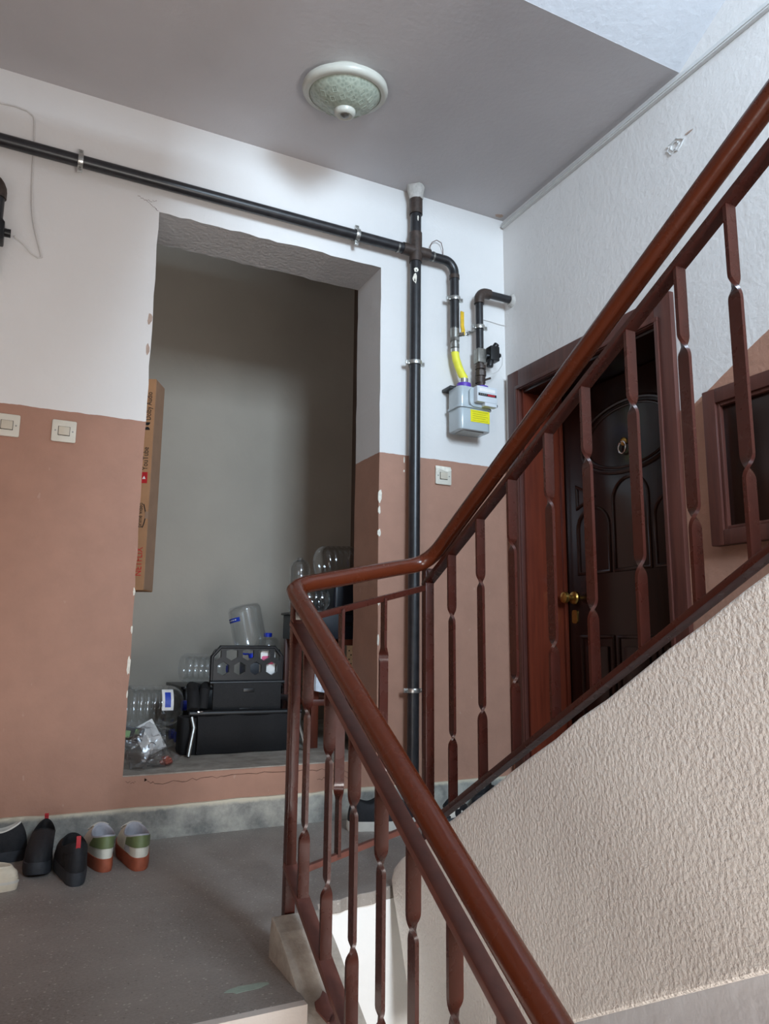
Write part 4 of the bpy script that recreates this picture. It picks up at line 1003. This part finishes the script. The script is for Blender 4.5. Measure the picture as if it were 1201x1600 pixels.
m.sweep([Mp @ Vector((-.004+.013*math.cos(a), -.0068, -.035+.016*math.sin(a))) for a in [PI*k/10 for k in range(11)]], [(-.0016, -.0004), (.0016, -.0004), (.0016, .0004), (-.0016, .0004)], upref=(0, 1, 0))
part('arch_mark', m, 'print_black', pp, smooth=0)
gp = solo('snack_packet', 'black and green packet behind the white packet in the bag', 'packet', rot_box((-1.612, .225, .335), .075, .012, .05, Matrix.Rotation(.2, 4, 'Y')), 'black_plastic', bevel=.003)
part('print', rot_box((-1.635, .2175, .336), .018, .002, .026, Matrix.Rotation(.2, 4, 'Y')), 'pack_green', gp)
part('print', rot_box((-1.600, .2175, .343), .014, .002, .018, Matrix.Rotation(.2, 4, 'Y')), 'pack_green', gp)
solo('red_wrapper', 'crumpled red wrapper at the tied end of the plastic bag', 'wrapper', on_floor(bag_mesh((-1.492, .175, .24), .020, .018, .016, 5.5, .5), AF+.006), 'pack_red', smooth=25)

# ------------------------------------------------------------------ shoes
def make_shoe(name, label, heel, direction, L, W, sole_h, mats, style, group, roll=0.0, mirror=1):
    """heel: point on the floor under the heel; direction: angle of heel->toe in plan (0 = +y, positive towards +x)"""
    d = Vector((math.sin(direction), math.cos(direction), 0)); s_ = Vector((d.y, -d.x, 0))
    base = Vector(heel)
    def T(p): return base+s_*(p[0]*mirror)+d*p[1]+Vector((0, 0, p[2]))
    t_ = thing(name, label, 'shoe', tuple(base), group)
    N = 56
    def outline(k, grow=1.0):
        a = 2*PI*k/N                          # 0 = heel, PI = toe
        y = (1-math.cos(a))/2; sgn = 1 if math.sin(a) >= 0 else -1
        hw = (.74+.26*min(1, max(0, (y-.25)/.4)))*(max(0, 1-abs(2*y-1)**2.6))**(1/2.6)
        bend_ = .006*math.sin(y*PI)
        return (sgn*W/2*hw*grow+bend_, (y-.5)*L*(1+(grow-1)*.4)+L/2)
    hh, hs, hf = style.get('heel', .078), style.get('side', .058), style.get('front', .092)
    oc, ol, ow = style.get('oc', .30), style.get('ol', .215), style.get('ow', .30)
    toe_h = style.get('toe', .036)
    def rim(k):
        a = 2*PI*k/N; y = oc-ol*math.cos(a); x = ow*W*math.sin(a)*(1.0-.12*math.cos(a))
        c = math.cos(a)
        z = hs+(hh-hs)*max(0, c)**1.6+(hf-hs)*max(0, -c)**1.8
        return (x, y*L, sole_h+z)
    def band(k, tt, off=0.0):
        o = outline(k, .97); r_ = rim(k); yy = o[1]/L
        p0 = Vector((o[0], o[1], sole_h-.002)); p3 = Vector(r_)
        rise = toe_h if yy > .55 else toe_h+(min(.045, hs*.7)-toe_h)*(.55-yy)/.55
        p1 = Vector((o[0]*1.05, o[1]+(.004 if yy > .9 else 0)-(.004 if yy < .05 else 0), sole_h+rise))
        p2 = Vector((r_[0]+(o[0]-r_[0])*.42, r_[1]+(o[1]-r_[1])*.36, r_[2]-(.014 if yy > .4 else .012)))
        p = (1-tt)**3*p0+3*(1-tt)**2*tt*p1+3*(1-tt)*tt*tt*p2+tt**3*p3
        if off:
            e_ = .02; t0_, t1_ = max(0, tt-e_), min(1, tt+e_)
            n_ = (band(k+.4, tt)-band(k-.4, tt)).cross(band(k, t1_)-band(k, t0_))
            c = Vector((0, L*.5, .02))
            if n_.length < 1e-12: n_ = p-c
            n_.normalize()
            if n_.dot(p-c) < 0: n_ = -n_
            p = p+n_*off
        return p
    # sole
    m = MB(); ring0 = [outline(k, 1.0) for k in range(N)]; ring1 = [outline(k, 1.06) for k in range(N)]; ring2 = [outline(k, 1.03) for k in range(N)]
    sp0 = style.get('toe_spring', .010)
    def zt(y, z): return z+sp0*max(0, (y/L-.72)/.28)**2
    vs = [T((p[0], p[1], zt(p[1], 0))) for p in ring0]+[T((p[0], p[1], zt(p[1], sole_h*.45))) for p in ring1]+[T((p[0], p[1], zt(p[1], sole_h+.004))) for p in ring2]
    fs = [tuple(range(N))[::-1], tuple(range(2*N, 3*N))]
    for i in range(2): fs += [(i*N+k, i*N+(k+1) % N, (i+1)*N+(k+1) % N, (i+1)*N+k) for k in range(N)]
    so = part('sole', m.add(vs, fs), mats['sole'], t_, smooth=45)
    if 'midsole' in mats:
        m = MB(); vs = [T((p[0]*1.03, L/2+(p[1]-L/2)*1.012, zt(p[1], sole_h*.62))) for p in ring1]+[T((p[0]*1.03, L/2+(p[1]-L/2)*1.012, zt(p[1], sole_h*.86))) for p in ring1]
        part('midsole_stripe', m.add(vs, [(k, (k+1) % N, N+(k+1) % N, N+k) for k in range(N)]), mats['midsole'], so)
    # upper, with a rolled collar into the lining
    m = MB(); NT_ = 10; vs = []
    for j in range(NT_+1):
        for k in range(N): vs.append(T(band(k, j/NT_)))
    fs = [(j*N+k, j*N+(k+1) % N, (j+1)*N+(k+1) % N, (j+1)*N+k) for j in range(NT_) for k in range(N)]
    part('upper', m.add(vs, fs), mats['upper'], t_, smooth=50)
    m = MB(); vs = []
    for sc, dz in ((1.0, 0.0), (.94, .004), (.86, .0), (.84, -.02), (.9, None)):
        for k in range(N):
            r_ = rim(k); y = oc*L+(r_[1]-oc*L)*sc
            z = r_[2]+dz if dz is not None else sole_h+.010
            vs.append(T((r_[0]*sc, y, z)))
    fs = [(j*N+k, j*N+(k+1) % N, (j+1)*N+(k+1) % N, (j+1)*N+k) for j in range(4) for k in range(N)]+[tuple(range(4*N, 5*N))]
    part('lining', m.add(vs, fs), mats['lining'], t_, smooth=50)
    def patch(nm, k0, k1, t0, t1, mat, off=.0022, nk=10, nt=6, parent=None, skew=0):
        vs = []; 
        for j in range(nt+1):
            for i in range(nk+1):
                tt = t0+(t1-t0)*j/nt; kk = k0+(k1-k0)*i/nk+skew*(j/nt)
                vs.append(T(band(kk, tt, off)))
        for j in range(nt+1):
            for i in range(nk+1):
                tt = t0+(t1-t0)*j/nt; kk = k0+(k1-k0)*i/nk+skew*(j/nt)
                vs.append(T(band(kk, tt, off-.0035)))
        q = (nt+1)*(nk+1); w_ = nk+1
        fs = [(j*w_+i, j*w_+i+1, (j+1)*w_+i+1, (j+1)*w_+i) for j in range(nt) for i in range(nk)]
        fs += [(i, q+i, q+i+1, i+1) for i in range(nk)]+[(nt*w_+i, nt*w_+i+1, q+nt*w_+i+1, q+nt*w_+i) for i in range(nk)]
        fs += [(j*w_, (j+1)*w_, q+(j+1)*w_, q+j*w_) for j in range(nt)]+[(j*w_+nk, q+j*w_+nk, q+(j+1)*w_+nk, (j+1)*w_+nk) for j in range(nt)]
        return part(nm, MB().add(vs, fs), mat, t_, smooth=50)
    if 'heel_tab' in mats: patch('heel_tab', -11, 11, .36, 1.0, mats['heel_tab'], nk=22)
    if 'heel_cap' in mats: patch('heel_counter', -9, 9, .02, .5, mats['heel_cap'], .0018)
    if 'pull' in mats:
        b = band(0, 1.0); m = MB()
        m.sweep([T((0, b.y-.001, b.z-.03)), T((0, b.y-.006, b.z-.005)), T((0, b.y-.004, b.z+.016)), T((0, b.y+.004, b.z+.012))], [(-.006, -.0015), (.006, -.0015), (.006, .0015), (-.006, .0015)], upref=tuple(d))
        part('pull_tab', m, mats['pull'], t_, 'red pull tab')
    if 'stripes' in mats:
        for side in (1, -1):
            for q in range(3):
                k = N*(.285+.045*q); k = k if side > 0 else N-k
                patch('side_stripe', k-.55*side, k+.55*side, .08, .72, mats['stripes'], .002, 2, 6, skew=-1.5*side)
    if 'laces' in mats:
        for q in range(style.get('nlace', 4)):
            tt = .985-.13*q; k0 = N*.5-N*.085; k1 = N*.5+N*.085
            pts_ = [T(band(k0+(k1-k0)*i/8, tt-.02, .004)) for i in range(9)]
            part('lace', MB().sweep(pts_, [(-.003, -.0015), (.003, -.0015), (.003, .0015), (-.003, .0015)]), mats['laces'], t_)
    if 'tongue' in mats:
        m = MB(); vs = []
        for j in range(5):
            for i in range(7):
                a = (i/6-.5); y = (oc+ol-.06)*L+.012*j-.008*abs(a)*2; z = sole_h+hf-.012+.010*j-.02*abs(a)**2*4
                vs.append(T((a*ow*W*1.35, y-.018*j*.6, z)))
        vs += [q_+Vector((0, 0, .005)) for q_ in vs]
        fs = [(j*7+i, j*7+i+1, (j+1)*7+i+1, (j+1)*7+i) for j in range(4) for i in range(6)]+[(35+j*7+i, 35+(j+1)*7+i, 35+(j+1)*7+i+1, 35+j*7+i+1) for j in range(4) for i in range(6)]
        fs += [(28+i, 29+i, 64+i, 63+i) for i in range(6)]
        part('tongue', m.add(vs, fs), mats['tongue'], t_)
    return t_
gw = dict(sole='shoe_gum', upper='shoe_white', lining='shoe_lining', heel_tab='shoe_green', laces='sole_white')
st = dict(heel=.066, side=.054, front=.074, toe=.03, ow=.40, oc=.29, ol=.255)
G1 = 'shoes along the wall left of the alcove'
make_shoe('sneaker', 'white sneaker with green heel tab and gum sole, rightmost of the left shoes', (-1.657, -.372, 0), -.02, .285, .094, .034, gw, st, G1)
make_shoe('sneaker', 'white sneaker with green heel tab half hidden behind the black shoe', (-1.752, -.342, 0), -.04, .28, .088, .034, gw, st, G1, mirror=-1)
bk = dict(sole='shoe_black_sole', upper='shoe_black', lining='black_fabric', pull='shoe_red', heel_cap='shoe_black')
sb_ = dict(heel=.084, side=.060, front=.080, toe=.040, ow=.41, oc=.30, ol=.24)
make_shoe('slip_on_shoe', 'black slip-on shoe with red heel tab turned towards the viewer', (-1.843, -.447, 0), -.06, .272, .088, .032, bk, sb_, G1)
make_shoe('slip_on_shoe', 'black slip-on shoe with red tab pointing away from the wall', (-1.912, -.070, 0), PI+.12, .25, .082, .030, bk, sb_, G1)
stp = dict(sole='shoe_black_sole', upper='shoe_black', lining='sole_white', stripes='shoe_grey', laces='shoe_black', tongue='shoe_black')
make_shoe('running_shoe', 'black running shoe with grey side stripes against the wall', (-1.964, -.085, 0), -PI/2-.0, .27, .095, .028, stp, dict(heel=.085, side=.062, front=.105, toe=.036), G1)
# cream clog
cg = dict(sole='clog_cream', upper='clog_cream', lining='clog_cream', midsole='sole_white')
make_shoe('clog', 'cream rubber clog at the left edge of the picture', (-1.994, -.392, 0), -PI/2+.10, .24, .092, .030, cg, dict(heel=.030, side=.034, front=.062, toe=.036, oc=.30, ol=.24, ow=.36), G1)
G2 = 'shoes beside the apartment door'
ws = dict(sole='sole_white', upper='shoe_black', lining='black_fabric', laces='shoe_black', tongue='shoe_black')
make_shoe('sneaker', 'black sneaker with white sole seen through the balusters', (-.885, -.175, 0), PI/2+.20, .27, .096, .030, ws, dict(heel=.085, side=.062, front=.095), G2)
zb = dict(sole='shoe_black_sole', upper='zebra', lining='black_fabric')
make_shoe('slipper', 'white slipper with black pattern below the upper railing', (-.515, -.265, 0), .85, .22, .095, .022, zb, dict(heel=.035, side=.040, front=.062, toe=.034), G2)
make_shoe('slipper', 'dark slipper behind the patterned one, next to the door', (-.275, -.090, 0), 1.45, .20, .092, .022, ws | dict(sole='shoe_black_sole'), dict(heel=.035, side=.042, front=.066, toe=.036), G2)
